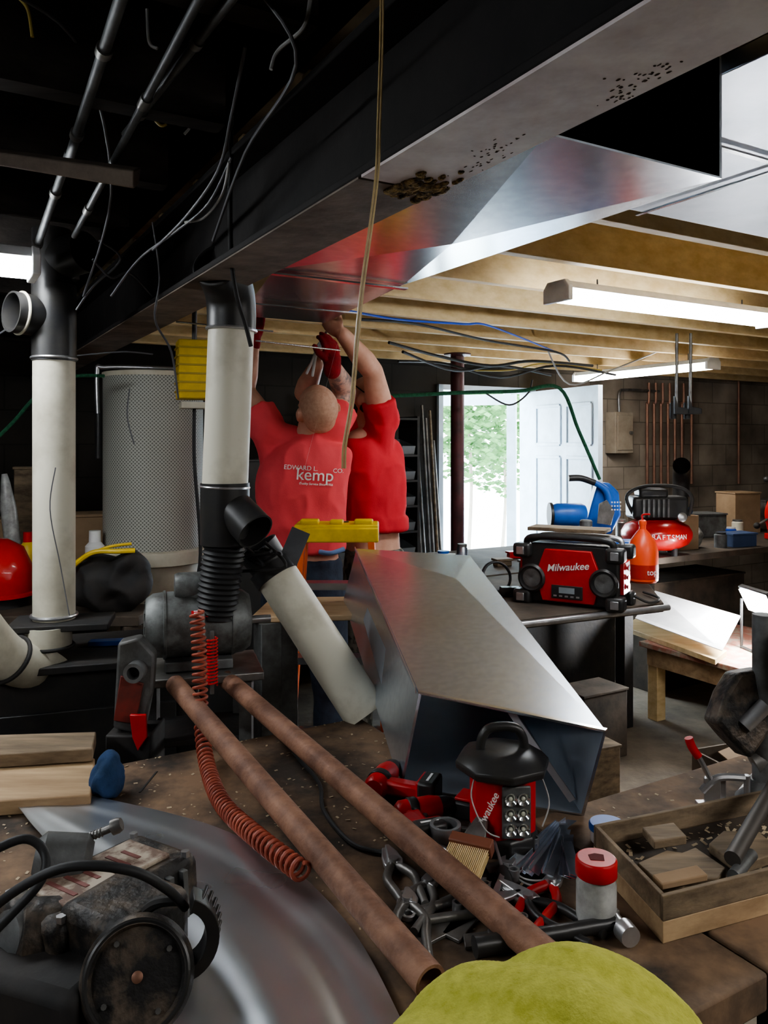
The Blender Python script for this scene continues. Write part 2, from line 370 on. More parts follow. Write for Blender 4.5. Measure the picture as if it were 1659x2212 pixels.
for i,bb in enumerate(bs_):
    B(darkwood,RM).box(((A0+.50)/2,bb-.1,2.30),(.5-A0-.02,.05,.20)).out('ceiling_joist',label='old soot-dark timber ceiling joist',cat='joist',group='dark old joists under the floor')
# steel beam
Ba,Bb=.534,.669; bl=WB-B0-.02; bc=(WB+B0)/2
rt=root('steel_beam',L(.6,bc,1.98),'dark rusty steel I-beam with peeling painted underside','beam')
B(steel_dark,RM).box(((Ba+Bb)/2,bc,1.988),(Bb-Ba,bl,.014)).box(((Ba+Bb)/2,bc,2.190),(Bb-Ba,bl,.014)).box(((Ba+Bb)/2,bc,2.09),(.012,bl,.19)).out('body',rt,bev=.003)
B(rustbeam,RM).box(((Ba+Bb)/2,3.0,1.9795),(Bb-Ba-.002,4.0,.003)).out('bare_flange',rt,'brown rusty bare steel flange')
B(paint,RM).box(((Ba+Bb)/2,(-1.7+.99)/2,1.979),(Bb-Ba-.001,2.69,.004)).out('painted_flange',rt,'off-white flaking paint')
q=B(chip,RM)
for i in range(110):
    a_=random.uniform(.595,.664); b_=random.gauss(.985,.028); s_=random.uniform(.003,.009); q.ball((a_,b_,1.976),(s_,s_*1.6,s_*.6),None,7,5)
q.out('crumbling_patch',rt,'crumbling tan chipped patch')
q=B(mat('pits',(.10,.075,.06),.9),RM)
for i in range(90):
    ca,cb=random.choice([(.63,.80),(.645,.86),(.65,.62),(.64,.57)])
    q.ball((min(.664,random.gauss(ca,.010)),random.gauss(cb,.022),1.9768),(random.uniform(.0005,.002),random.uniform(.0008,.004),.0006),None,6,4)
q.out('rust_pits',rt)
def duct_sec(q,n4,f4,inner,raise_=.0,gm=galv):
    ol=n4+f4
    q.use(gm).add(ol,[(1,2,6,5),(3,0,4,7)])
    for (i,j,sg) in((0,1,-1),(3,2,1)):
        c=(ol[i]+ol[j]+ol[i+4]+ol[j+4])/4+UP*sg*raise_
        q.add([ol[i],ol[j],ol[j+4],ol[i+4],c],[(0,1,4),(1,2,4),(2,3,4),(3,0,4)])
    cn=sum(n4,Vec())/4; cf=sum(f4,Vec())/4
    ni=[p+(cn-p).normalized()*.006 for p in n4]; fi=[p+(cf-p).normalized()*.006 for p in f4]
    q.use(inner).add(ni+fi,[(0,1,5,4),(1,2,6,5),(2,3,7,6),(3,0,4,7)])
    q.use(gm)
    for a_,c_ in((n4,ni),(f4,fi)): q.add(a_+c_,[(0,1,5,4),(1,2,6,5),(2,3,7,6),(3,0,4,7)])
zb=2.0;zt=2.185
n4=[L(.695,.784,zb),L(1.04,.784,zb),L(1.04,.784,zt),L(.695,.784,zt)]
m4=[L(.695,1.706,zb),L(1.04,1.706,zb),L(1.04,1.706,zt),L(.695,1.706,zt)]
f4=[L(1.03,2.87,2.085),L(1.385,2.87,2.085),L(1.385,2.87,2.19),L(1.03,2.87,2.19)]
rt=root('ceiling_duct',L(.87,1.7,2.0),'shiny galvanized rectangular duct hung beside the steel beam','duct')
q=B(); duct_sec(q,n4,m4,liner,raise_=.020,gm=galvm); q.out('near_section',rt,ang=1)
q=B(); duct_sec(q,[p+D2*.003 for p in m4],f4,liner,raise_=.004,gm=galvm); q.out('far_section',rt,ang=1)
def cleat(p,q_,w=.018):
    d=(q_-p).normalized(); n_=UP.cross(d).normalized(); bb=B(chrome); bb.prism([(-.01,-w/2),((q_-p).length+.01,-w/2),((q_-p).length+.01,w/2),(-.01,w/2)],p-UP*.006,d,-n_ if d.cross(n_).z>0 else n_,.004); return bb
cleat(m4[0]-UP*.001,m4[1]-UP*.001).out('drive_cleat',rt)
mid=[(a_+c_)/2 for a_,c_ in zip(m4,f4)]; cleat(mid[0]-UP*.008,mid[1]-UP*.008,w=.012).out('drive_cleat',rt)
B(chrome).cyl(P(380,695,2.5),P(590,716,2.6),.003).out('duct_hanger_rod',label='thin bright metal rod hanging by the duct',cat='rod')
B(chrome).cyl(P(552,736,2.95),P(735,757,3.05),.003).out('duct_hanger_rod',label='thin bright metal rod near the workers hands',cat='rod')
q=B(galv2,RM); q.box((2.45,.62,2.182),(2.78,1.50,.030)); rt=q.out('joist_pan',label='dull galvanized sheet metal panning nailed under the joists',cat='duct',bev=.002)
cleat(L(1.1,.98,2.166),L(3.5,.98,2.166),.012).out('seam_strip',rt); cleat(L(1.5,-.1,2.166),L(1.5,1.36,2.166),.010).out('seam_strip',rt)
def fixture(a,b_,z,ax,ln,lab,tm=None):
    o=L(a,b_,z); dx=D1 if ax=='a' else D2
    M=Matrix.Translation(o)@Matrix.Rotation(math.atan2(dx.y,dx.x),4,'Z')
    r=root('fluorescent_light',o,lab,'ceiling light','fluorescent shop lights')
    B(offw,M).prism([(-.058,0),(.058,0),(.04,.028),(-.04,.028)],(0,0,.014),(0,1,0),(0,0,1),ln).out('housing',r,bev=.003)
    for x in(.0,ln-.02): B(offw,M).prism([(-.066,-.03),(.066,-.03),(.066,.02),(.045,.045),(-.045,.045),(-.066,.02)],(x,0,0),(0,1,0),(0,0,1),.02).out('end_cap',r,bev=.003)
    B(tm or tube,M).prism([(-.056,.013)]+[(.056*math.cos(math.pi+math.pi*i/8),-.008+.022*math.sin(math.pi+math.pi*i/8)) for i in range(9)]+[(.056,.013)],(.022,0,0),(0,1,0),(0,0,1),ln-.044).out('lamp_tube',r)
    for x in(.2,ln-.2): B(wire,M).cyl((x,0,.04),(x,0,max(.06,2.2-z)),.003).out('hanger_wire',r)
fixture(1.92,2.12,2.13,'a',1.22,'long white fluorescent shop light under pine joists')
fixture(4.37,3.35,2.11,'b',1.22,'fluorescent shop light glowing near the block wall',tubeb)
e=P(82,578,2.05); fixture(e.dot(D1)-1.22,e.dot(D2),e.z,'a',1.22,'fluorescent shop light among dark joists')
fixture(2.4,-.50,2.10,'a',1.22,'unseen fluorescent light added to brighten ducts and tools',tubeb)  # lamp out of view on the right, added to light ducts and tools
fixture(.9,-.55,2.10,'a',1.22,'unseen fluorescent light added behind the camera',tubeb)  # fill lamp added behind the camera, never in view
fixture(-1.3,.3,2.1,'b',1.22,'unseen fluorescent light added on the dark side')  # extra lamp added outside the left edge to lift the dark side
# ---------------------------------------------------------------- benches
def bench(name,pts,z,th,m,lab,cat='workbench',lm=None,ins=.1,skip=()):
    r=root(name,(sum(p.x for p in pts)/len(pts),sum(p.y for p in pts)/len(pts),0),lab,cat)
    B(m).prism([(p.x,p.y) for p in pts],(0,0,z-th),(1,0,0),(0,1,0),th).out('top',r,bev=.004)
    c=sum(pts,Vec())/len(pts)
    for i,p in enumerate(pts):
        if i in skip: continue
        q=p+(c-p).normalized()*ins; B(lm or bench_d).box((q.x,q.y,(z-th)/2),(.07,.07,z-th),RM.to_3x3()).out('leg',r,bev=.003)
    return r
bench('workbench',[L(-1.0,.64),L(.94,.64),L(.94,1.75),L(-1.0,1.75)],.92,.05,bench_m,'wide brown workbench dusted with wood chips')
bench('workbench',[L(.95,.64),L(2.4,.64),L(2.4,1.12),L(.95,1.12)],.92,.05,bench_m,'narrow grimy workbench holding hand tools')
r=bench('workbench',[L(1.87,2.43),L(2.75,2.36),L(3.55,3.28),L(2.0,3.28)],.92,.04,bench_d,'cluttered wooden bench under the red radio',ins=.12,skip=(1,),lm=blackm)
B(blackm).box((L(2.35,2.9).x,L(2.35,2.9).y,.44),(.07,.07,.88),RM.to_3x3()).out('leg',r,bev=.003)
B(steel).cyl(L(1.87,2.405,.905),L(2.75,2.335,.905),.013).out('edge_pipe',r,'pale pipe along bench edge')
bench('workbench',[L(2.0,3.31),L(7.3,3.31),L(7.3,4.2),L(2.0,4.2)],.92,.04,bench_d,'long dark bench along the block wall')
r=bench('low_table',[L(3.62,2.5),L(4.5,2.5),L(4.5,3.29),L(3.62,3.29)],.45,.03,redworn,'low table with worn red and white top',lm=pine,cat='table')
B(ply,RM).box((3.66,2.9,.37),(.03,.70,.1)).out('side_apron',r); B(ply,RM).box((4.05,2.54,.37),(.75,.03,.1)).out('front_apron',r)
sb=[P(-60,960,3.1),P(300,960,3.1),Vec((-.95,3.34,0)),Vec((-1.30,3.36,0)),Vec((-1.30,4.0,0)),P(-60,960,4.0)]
bench('side_bench',sb,.93,.04,bench_d,'dark side bench crowded with workshop items')
bench('support_stand',[Vec((-.42,2.5,0)),Vec((.10,2.56,0)),Vec((.12,2.86,0)),Vec((-.40,2.82,0))],1.058,.02,ply,'plywood-topped stand with grey metal legs',lm=castg,cat='stand',ins=.06)
q=B(dust)
for i in range(700):
    a_=random.uniform(-.25,.93) if i<600 else random.uniform(.96,1.7); b_=random.gauss(1.42,.22) if i<600 else random.uniform(.66,1.1)
    b_=min(b_,1.74 if a_<.94 else 1.11); b_=max(b_,.66)
    p=L(a_,b_,.9215); s_=random.uniform(.0012,.0045); t=random.random()*6.28; x=Vec((math.cos(t),math.sin(t),0))*s_; y=Vec((-math.sin(t),math.cos(t),.2))*s_*.5
    q.add([p-x-y,p+x-y,p+x+y,p-x+y],[(0,1,2,3)])
q.out('wood_chips',label='scattered wood chips and sawdust on the bench',cat='wood chips',kind='stuff',flat=True)
B(blackm).box((T(345,1745)+T(300,1640))/2,(.004,.10,.002),Rz(-3).to_3x3()).out('bench_strip',label='dark seam strip across the brown bench',cat='strip')
for (n_,f_,lab) in((P(930,2150,.97),P(378,1478,1.86),'long rusty steel pipe lying across the bench'),(P(1190,2082,1.01),P(490,1468,1.92),'second rusty steel pipe parallel across the bench')):
    n_.z=.945
    B(rust).pipe(n_,f_,.0215,.017,28).out('rusty_pipe',label=lab,cat='pipe',group='rusty pipes on the bench')
# duct piece on bench
TLn=P(905,1497,1.55);TRn=P(1310,1580,1.343);BLn=T(865,1700,.922);BRn=T(1262,1762,.922)
TLf=P(770,1185,2.78);TRf=P(1015,1200,2.62);BLf=P(742,1296,2.76);BRf=P(985,1312,2.62)
BLf.z=BRf.z=1.062
rt=root('duct_section',(.2,1.9,.921),'shiny galvanized tapered duct section lying on the bench','duct')
# body: top panel folded along a triangular crease
q=B(galv); q.add([BRn,TRn,TRf,BRf],[(0,1,2,3)]); q.add([BLn,TLn,TLf,BLf],[(0,1,2,3)]); q.add([BLn,BRn,BRf,BLf],[(0,1,2,3)])
k1_=TLf.lerp(TRf,.97)-UP*.004; km=(TLn.lerp(TLf,.72)).lerp(TRn.lerp(TRf,.72),.72)+UP*.010; ks=TLn.lerp(TLf,.72)
q.add([TLn,TRn,TRf,TLf,km,ks],[(0,1,4),(1,2,4),(4,2,3),(4,3,5),(0,4,5)])
q.use(innerg); cn=(TLn+TRn+BLn+BRn)/4; cf=(TLf+TRf+BLf+BRf)/4
ni=[p+(cn-p).normalized()*.006 for p in(BLn,BRn,TRn,TLn)]; fi=[p+(cf-p).normalized()*.012 for p in(BLf,BRf,TRf,TLf)]
q.add(ni+fi,[(0,1,5,4),(1,2,6,5),(2,3,7,6),(3,0,4,7)]); q.use(galv)
q.add([BLn,BRn,TRn,TLn]+ni,[(0,1,5,4),(1,2,6,5),(2,3,7,6),(3,0,4,7)]); q.add([BLf,BRf,TRf,TLf]+fi,[(0,1,5,4),(1,2,6,5),(2,3,7,6),(3,0,4,7)])
q.out('body',rt,ang=1)
def strip(p,q_,w,n_,m,name,parent,t=.003):
    d=(q_-p).normalized(); s_=Vec(n_).cross(d).normalized()*w/2; nn=Vec(n_).normalized()*t
    return B(m).hexa([p-s_,q_-s_,q_+s_,p+s_,p-s_+nn,q_-s_+nn,q_+s_+nn,p+s_+nn]).out(name,parent)
nrm=(TRn-TLn).cross(TLf-TLn).normalized()
strip(TLn+nrm*.001,TRn+nrm*.001,.008,nrm,chrome,'folded_rim',rt)
e1=(TLn*.45+TRn*.55); e2=BRn*.96+BLn*.04
fn=(TRn-TLn).cross(BLn-TLn).normalized(); inw=(TLf-TLn).normalized()
strip(e1+inw*.10-UP*.012,e2+inw*.02+UP*.014,.014,fn,mat('bright_seam',(.75,.77,.8),.5,.3),'inner_seam',rt)
strip(TLn+inw*.01-(TRn-TLn).normalized()*.004,TLf-(TRn-TLn).normalized()*.004,.012,-(TRn-TLn),galv,'corner_seam',rt)
# foreground sheet metal (pointed offcut)
c1=[T(u,v,.93) for u,v in((10,1700),(130,1712),(250,1732),(370,1757),(480,1790),(600,1850),(700,1935),(790,2050),(900,2270))]
c0=[T(u,v,.93) for u,v in((4,1704),(60,1775),(110,1830),(150,1890),(185,1960),(215,2050),(240,2140),(270,2240),(330,2400))]
k1=catmull(c1,6);k0=catmull(c0,6)
def sh(s_,t):
    i=s_*(len(k1)-1); j=min(int(i),len(k1)-2); f=i-j
    p=(k1[j]*(1-f)+k1[j+1]*f)*(1-t)+(k0[j]*(1-f)+k0[j+1]*f)*t
    w=.004+.0035*math.sin(t*12+s_*3)*s_*min(1,t*5)+.0010*math.sin(t*31+s_*6)*s_*min(1,t*5)+.008*math.exp(-(s_/.25)**2)
    return Vec((p.x,p.y,.925+max(.001,w)))
B(galvs).grid(sh,70,60,.001).out('sheet_metal',label='pointed galvanized sheet offcut lying on the bench',cat='sheet metal',ang=60)
# ---------------------------------------------------------------- people
def hand(q,w,d,pn,side,curl=.5,sc_=1.,gr=0.):
    d=Vec(d).normalized(); pn=Vec(pn); pn=(pn-d*pn.dot(d)).normalized(); x=d.cross(pn).normalized()*side
    R=Matrix((x,pn,d)).transposed()
    q.ball(w+d*.045*sc_,(.041*sc_,.017*sc_+gr,.055*sc_),R)
    for i,(ln,off,st) in enumerate(((.070,-.030,.082),(.080,-.010,.090),(.074,.010,.086),(.058,.029,.076))):
        p=w+x*off*sc_+d*(st-.012)*sc_; a=.18
        for j,fr_ in enumerate((.45,.32,.23)):
            a+=curl*(.5 if j==0 else .9); dv=d*math.cos(a)+pn*math.sin(a); dv=(dv+x*off*1.6*(1 if j==0 else 0)).normalized()
            p2=p+dv*ln*fr_*sc_; r0=.0095-.001*j; q.bone(p,p2,r0*sc_+gr,(r0-.001)*sc_+gr,10); p=p2
    p=w-x*.032*sc_+d*.03*sc_; dv=(d*.65-x*.7+pn*.35).normalized(); p2=p+dv*.036*sc_; q.bone(p,p2,.013*sc_+gr,.0105*sc_+gr,10)
    p3=p2+(d*.85-x*.2+pn*.45).normalized()*.032*sc_; q.bone(p2,p3,.0105*sc_+gr,.0085*sc_+gr,10)
def headR(fw,up):
    fw=Vec(fw).normalized(); up=Vec(up); up=(up-fw*up.dot(fw)).normalized(); x=fw.cross(up); return Matrix((x,fw,up)).transposed()
def head(q,c,R):
    g=lambda x,y,z:c+R@Vec((x,y,z))
    q.ball(g(0,-.012,.02),(.077,.097,.092),R); q.ball(g(0,.018,-.035),(.058,.07,.07),R); q.ball(g(0,.05,-.085),(.03,.03,.022),R)
    q.ball(g(0,.068,.022),(.055,.018,.012),R)
    q.bone(g(0,.083,.01),g(0,.108,-.024),.008,.012); q.ball(g(-.011,.095,-.027),.008); q.ball(g(.011,.095,-.027),.008)
    q.ball(g(0,.082,-.052),(.024,.010,.006),R); q.ball(g(0,.080,-.062),(.021,.010,.006),R)
    for s_ in(-1,1):
        q.ball(g(.036*s_,.062,-.02),(.02,.016,.016),R)
        q.ball(g(.080*s_,-.008,-.010),(.010,.022,.034),R); q.ball(g(.090*s_,-.018,.002),(.007,.018,.024),R)
def eyes(c,R,par):
    for s_ in(-1,1):
        e=c+R@Vec((.031*s_,.074,.004)); o=B(eyew).ball(e,.0125).out('eye',par); B(eyed).ball(e+R@Vec((0,.0095,0)),.006).out('iris',o)
def person(lab,pel,chest,neck,hc,hR,armL,armR,legs,shirtm,pantm,hairm,hem,W=.175,D=.115,beard=False,sleeve=.62,twist=0,af=1.):
    Rt=Rz(twist).to_3x3(); body=B(skin); sh0=neck-UP*.075; mid=pel.lerp(chest,.45)
    body.loft([(pel-UP*.13,.13,.09),(pel,W*.92,D*.95),(mid,W*.84,D*.9),(chest-UP*.02,W*.96,D),(sh0,W*.88,D*.72),(neck-UP*.01,.06,.058)],Rt)
    body.bone(neck-UP*.05,hc.lerp(neck,.35),.062,.058)
    head(body,hc,hR)
    for (s_,e,w,hd,pn,sd,cu) in(armL,armR):
        body.bone(sh0,s_,.055,.056*af); body.bone(s_,s_.lerp(e,.5),.056*af,.054*af); body.bone(s_.lerp(e,.5),e,.054*af,.043*af); body.bone(e,e.lerp(w,.3),.043*af,.046*af); body.bone(e.lerp(w,.3),w,.046*af,.029*af)
        hand(body,w,hd,pn,sd,cu)
    for (h,k,a) in legs:
        body.bone(h,k,.080,.055); body.bone(k,k.lerp(a,.3),.055,.056); body.bone(k.lerp(a,.3),a,.056,.036)
        body.bone(a-UP*.02,a+Vec((0,.15,-.045)),.038,.03)
    b0=body.out('person',label=lab,cat='person',rem=(.0055,4))
    sh_=B(shirtm); hc_=Vec((pel.x,pel.y,hem))
    sh_.loft([(hc_,W*1.04,D+.030),(hc_+UP*.06,W*1.03,D+.028),(mid+UP*.02,W*1.0,D+.018),(chest-UP*.02,W*1.06,D+.02),(neck-UP*.095,W*1.02,D*.88+.012),(neck-UP*.045,W*.62,D*.72),(neck-UP*.012,.072,.070)],Rt,40)
    for (s_,e,w,hd,pn,sd,cu) in(armL,armR):
        sh_.bone(sh0-UP*.005,s_,.072,.071)
        sidept=chest+(s_-neck)*.55; sidept.z=chest.z+.0; sh_.bone(sidept,s_.lerp(e,.12),.068,.068)
        t_=s_.lerp(e,sleeve); sh_.cyl(s_,t_,.070,.079)
    so=sh_.out('shirt',b0,rem=(.0065,6),wr=(.0085,8,8,4.5))
    pn_=B(pantm); pn_.loft([(pel-UP*.16,W*.93,D+.0),(pel,W*.98,D+.012),(pel+UP*.12,W*.93,D+.005)],Rt)
    for (h,k,a) in legs: pn_.bone(h,k,.096,.075); pn_.cyl(k,a+UP*.02,.073,.068)
    pn_.out('trousers',b0,rem=(.010,3),wr=(.004,8,8,5))
    for (h,k,a) in legs:
        q=B(blackm); q.bone(a-UP*.025,a+Vec((0,.16,-.055)),.05,.038); q.box(a+Vec((0,.06,-.085)),(.09,.30,.025)); q.out('shoe',b0,rem=(.008,2))
    h=B(hairm); h.ball(hc+hR@Vec((0,-.018,.022)),(.0780,.0930,.0905),hR,32,20)
    h.ball(hc+hR@Vec((0,-.045,-.02)),(.066,.060,.055),hR); h.out('hair',b0,rem=(.006,4))
    if beard:
        h=B(hairm); h.ball(hc+hR@Vec((0,.024,-.062)),(.061,.068,.050),hR,24,14); h.ball(hc+hR@Vec((0,.05,-.092)),(.034,.034,.028),hR,24,14); h.out('beard',b0,rem=(.006,2),wr=(.0015,60,60,60))
        q=B(blackm)
        q.tube([hc+hR@Vec((-.085,-.02,.02)),hc+hR@Vec((-.07,.08,.015))],.003); q.tube([hc+hR@Vec((.085,-.02,.02)),hc+hR@Vec((.07,.08,.015))],.003)
        for s_ in(-1,1): q.torus(hc+hR@Vec((.034*s_,.098,.006)),hR@Vec((0,1,0)),.022,.0025)
        q.out('eyeglasses',b0)
    eyes(hc,hR,b0)
    return b0,so
def M1(u,v,Y=3.34): return P(u,v,Y)
R1=headR((-.42,.62,.62),(.15,-.62,.75))
aL=(M1(585,938),Vec((-.605,3.44,1.83)),Vec((-.565,3.42,2.05)),Vec((.15,.05,1)),Vec((.2,-.9,.1)),1,.5)
aR=(M1(720,925),P(746,846,3.46),P(718,790,3.24),Vec((-.06,-.05,1)),Vec((-.6,.7,.1)),-1,.45)
p1,s1=person('person in coral red t-shirt reaching up, seen from behind',Vec((-.345,3.36,1.0)),M1(653,1030),M1(668,930),M1(684,884,3.28),R1,aL,aR,
  [(Vec((-.43,3.36,.95)),Vec((-.45,3.38,.52)),Vec((-.46,3.34,.10))),(Vec((-.25,3.36,.95)),Vec((-.23,3.40,.52)),Vec((-.22,3.34,.10)))],shirt,jeans,hair1,1.155,W=.176,D=.118,sleeve=.46,af=1.08)
tb=bvh_of(s1); bk=Vec((0,1,0))
ux=Vec((1,0,-.06)); uy=Vec((.06,0,1))
def ps(u,v): return P(u,v,3.2)
text('EDWARD L.',.026,whitep,ps(650,1011),ux,uy,s1,bvh=tb,d=bk); text('kemp',.068,whitep,ps(680,1027),ux,uy,s1,bvh=tb,d=bk,off=.0002); text('CO.',.024,whitep,ps(730,1018),ux,uy,s1,bvh=tb,d=bk)
text('Quality Service Since 1956',.0125,whitep,ps(682,1046),ux,uy,s1,bvh=tb,d=bk,off=.0002,shear=.2)
gl=mat('red_glove',(.30,.008,.014),.9,0,(.2,.006,.01),30,.3)
q=B(gl); hand(q,aR[2],aR[3],aR[4],-1,.45,1.,.003); q.bone(aR[2]-UP*.02,aR[2]+UP*.03,.035,.036); q.out('work_glove',p1,'dark red knitted work glove',rem=(.005,2))
q=B(gl); hand(q,aL[2],aL[3],aL[4],1,.5,1.,.003); q.bone(aL[2]-UP*.02,aL[2]+UP*.03,.035,.036); q.out('work_glove',p1,'dark red knitted work glove',rem=(.005,2))
B(skint).bone(aR[1],aR[1].lerp(aR[2],.3),.0480,.0510).cyl(aR[1].lerp(aR[2],.3),aR[1].lerp(aR[2],.92),.0510,.034).bone(aR[0].lerp(aR[1],.6),aR[1],.057,.0480).out('tattooed_forearm',p1,'forearm covered with dark tattoos',rem=(.006,4))
B(lblue).tube([P(690,1192,3.22),P(715,1195,3.21),P(743,1186,3.24)],.010,10).out('undershirt_hem',p1,'light blue cloth showing at the waist')
R2=headR((-.72,.10,.62),(.55,0,.8))
aR2=(P(828,915,3.60),P(805,802,3.48),P(740,722,3.30),Vec((-.75,-.1,.55)),Vec((-.2,.5,.8)),1,.7)
aL2=(P(768,915,3.68),P(657,848,3.66),P(684,788,3.48),Vec((.15,-.1,1)),Vec((.8,.3,.1)),1,.8)
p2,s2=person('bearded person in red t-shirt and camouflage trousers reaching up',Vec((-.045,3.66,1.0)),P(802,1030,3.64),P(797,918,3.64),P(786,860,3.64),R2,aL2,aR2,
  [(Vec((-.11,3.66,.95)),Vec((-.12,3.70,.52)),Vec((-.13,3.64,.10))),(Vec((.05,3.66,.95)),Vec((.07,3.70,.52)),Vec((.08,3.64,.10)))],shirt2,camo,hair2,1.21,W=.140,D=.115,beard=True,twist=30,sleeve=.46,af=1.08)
rt=root('tin_snips',aL2[2]+Vec((0,-.05,.03)),'bright steel tin snips held up by a worker','snips')
c=aL2[2]+Vec((0,-.035,.05)); B(chrome).prism([(-.012,0),(.012,0),(.006,.1),(-.004,.1)],c,(.9,0,-.45),(.45,0,.9),.006).out('blade',rt)
for ofs in(Vec((.04,0,.09)),Vec((.015,0,.1))): B(white).bone(c,c-ofs,.008,.006).out('handle',rt)
# ---------------------------------------------------------------- step ladder
LY=3.0; ltz=1.6-(1128-960)*LY/F
x0=(640-CU)*LY/F;x1=(818-CU)*LY/F; cx=(x0+x1)/2; w=x1-x0
rt=root('step_ladder',(cx,LY,0),'orange fiberglass step ladder with yellow top cap','ladder')
q=B(yellow); q.box((cx,LY,ltz-.012),(w,.15,.02)); q.box((cx,LY-.075,ltz-.040),(w,.015,.055)); q.box((cx,LY+.07,ltz-.040),(w,.015,.055))
for s_ in(-1,1): q.box((cx+s_*(w/2-.008),LY,ltz-.040),(.016,.15,.055)); q.box((cx+s_*.10,LY-.045,ltz+.006),(.07,.05,.02))
q.box((cx,LY-.045,ltz+.005),(.05,.05,.018))
q.out('top_cap',rt,bev=.006)
B(blackm).cyl((cx+.03,LY+.02,ltz-.001),(cx+.03,LY+.02,ltz+.001),.012,n=16).out('tool_hole',rt)
for s_ in(-1,1):
    for yy,ye in((LY-.05,LY-.09),(LY+.06,LY+.10)):
        a_=Vec((cx+s_*(w/2-.03),yy,ltz-.03)); e=Vec((cx+s_*(w/2+.06),ye,.0))
        B(ladderor).hexa([e+Vec((-.012,-.03,0)),e+Vec((.012,-.03,0)),e+Vec((.012,.03,0)),e+Vec((-.012,.03,0)),a_+Vec((-.012,-.03,0)),a_+Vec((.012,-.03,0)),a_+Vec((.012,.03,0)),a_+Vec((-.012,.03,0))]).out('rail',rt,bev=.002)
for i in range(4):
    z=.27+i*.27; t=1-z/ltz; ww=w-.06+.18*t
    B(galv2).box((cx,LY-.05-.04*t,z),(ww,.07,.025)).out('step',rt)
# ---------------------------------------------------------------- dust collector
c=P(332,1000,3.6); zt_=1.6+(960-818)*3.6/F; zb_=1.6-(1188-960)*3.6/F
rt=root('dust_collector',(c.x,c.y,0),'dust collector with grey mesh filter canister and cream drum','dust collector')
B(mesh_m).lathe([(.218,0),(.218,zt_-zb_)],(c.x,c.y,zb_),UP,64).out('filter_canister',rt,'fine grey perforated metal mesh')
B(cream).lathe([(.21,0),(.222,.0),(.222,.02),(.05,.03)],(c.x,c.y,zt_),UP,48).out('canister_lid',rt)
B(cream).lathe([(.20,-.24),(.20,-.05),(.245,-.045),(.245,.012),(.22,.018)],(c.x+.0,c.y,zb_),UP,48).out('collar',rt,'wide cream steel collar',bev=.002)
B(cream).lathe([(.20,0),(.20,zb_-.26),(.15,zb_-.24)],(c.x,c.y,0),UP,36).out('drum',rt)
B(steel).tube([(c.x-.225,c.y-.06,zt_-.28),(c.x-.235,c.y-.06,zt_+.02),(c.x-.20,c.y-.06,zt_+.045),(c.x,c.y-.05,zt_+.045),(c.x+.2,c.y,zt_+.04)],.010,10).out('clean_handle',rt,'grey bent shaker handle')
B(blackp).cyl((c.x-.227,c.y-.06,zt_-.36),(c.x-.227,c.y-.06,zt_-.16),.016).out('grip',rt)
r_=.0555
a_=P(500,695,1.95);b_=P(486,1052,1.95)
rt=root('dust_pipe',P(486,1250,1.95),'leaning cream dust pipe with black elbow and wye fittings','pipe')
B(pvc).pipe(b_,a_,r_,r_-.004,40).out('cream_pipe',rt)
ax_=a_-b_
ep=[a_-UP*.02,a_+Vec((0,0,.03)),a_+Vec((-.002,-.012,.068)),a_+Vec((-.008,-.045,.100)),a_+Vec((-.016,-.085,.120))]
B(blackp).tube(ep,r_+.004,40,5,False).out('elbow',rt,'smooth black plastic elbow'); B(liner).tube(ep,r_-.002,40,5,False).out('elbow_bore',rt)
B(blackp).torus(ep[-1],ep[-1]-ep[-2],r_+.001,.005,40).out('elbow_rim',rt)
B(steel).torus(a_-UP*.020,ax_,r_+.004,.004).out('hose_clamp',rt); B(steel).torus(b_,ax_,r_+.003,.003).out('hose_clamp',rt)
q=B(blackp); q.lathe([(r_+.004,.01),(r_+.004,-.14),(r_-.002,-.14),(r_-.002,.01)],b_,UP,40,False,True)
wb=b_+Vec((.01,0,-.04)); wd=Vec((.62,-.50,-.52)).normalized(); q.lathe([(r_-.010,0),(r_-.008,.115),(r_-.012,.115),(r_-.016,0)],wb,wd,40,False,True); q.out('wye_fitting',rt)
L0=b_-UP*.13
B(blackrub).lathe([(.046+(.006 if i%2 else 0),-i*.0065) for i in range(30)],L0,UP+Vec((.12,0,0)),32,False).out('ribbed_hose',rt)
a_=P(117,765,2.2);b_=P(117,1340,2.2)
rt=root('dust_pipe',P(117,1400,2.2),'upright cream dust pipe with black tee fitting above','pipe')
B(pvc).pipe(b_,a_,r_,r_-.004,40).out('cream_pipe',rt)
td=Vec((-.62,-.75,.05)).normalized()
q=B(blackp); q.lathe([(r_+.003,-.02),(r_+.003,.19),(r_-.003,.19),(r_-.003,-.02)],a_,UP,40,False,True)
q.lathe([(r_,0),(r_,.10),(r_-.005,.10),(r_-.005,0)],a_+Vec((-.02,0,.10)),td,40,False,True); q.out('tee_fitting',rt)
B(cream).torus(a_+Vec((-.02,0,.10))+td*.075,td,r_+.001,.004).out('cream_ring',rt)
q=B(blackp); q.lathe([(r_-.004,0),(r_-.004,.16),(r_-.009,.16),(r_-.009,0)],P(112,622,2.2),UP,32,False,True); q.lathe([(r_,0),(r_,.1),(r_-.005,.1),(r_-.005,0)],P(130,560,2.2),Vec((.8,-.4,.1)),32,False,True); q.out('upper_fitting',rt)
B(steel).torus(b_+UP*.015,UP,r_+.003,.005).out('hose_clamp',rt); B(steel).torus(a_-UP*.012,UP,r_+.003,.004).out('hose_clamp',rt)
q=B(pvc); q.lathe([(r_+.004,0),(r_+.004,.06),(r_-.002,.06),(r_-.002,0)],P(105,1400,2.15),UP,36,False,True)
q.tube([P(105,1410,2.15),P(80,1440,2.12),P(20,1425,2.05),P(-20,1390,2.0),P(-60,1340,1.95)],.058,24)
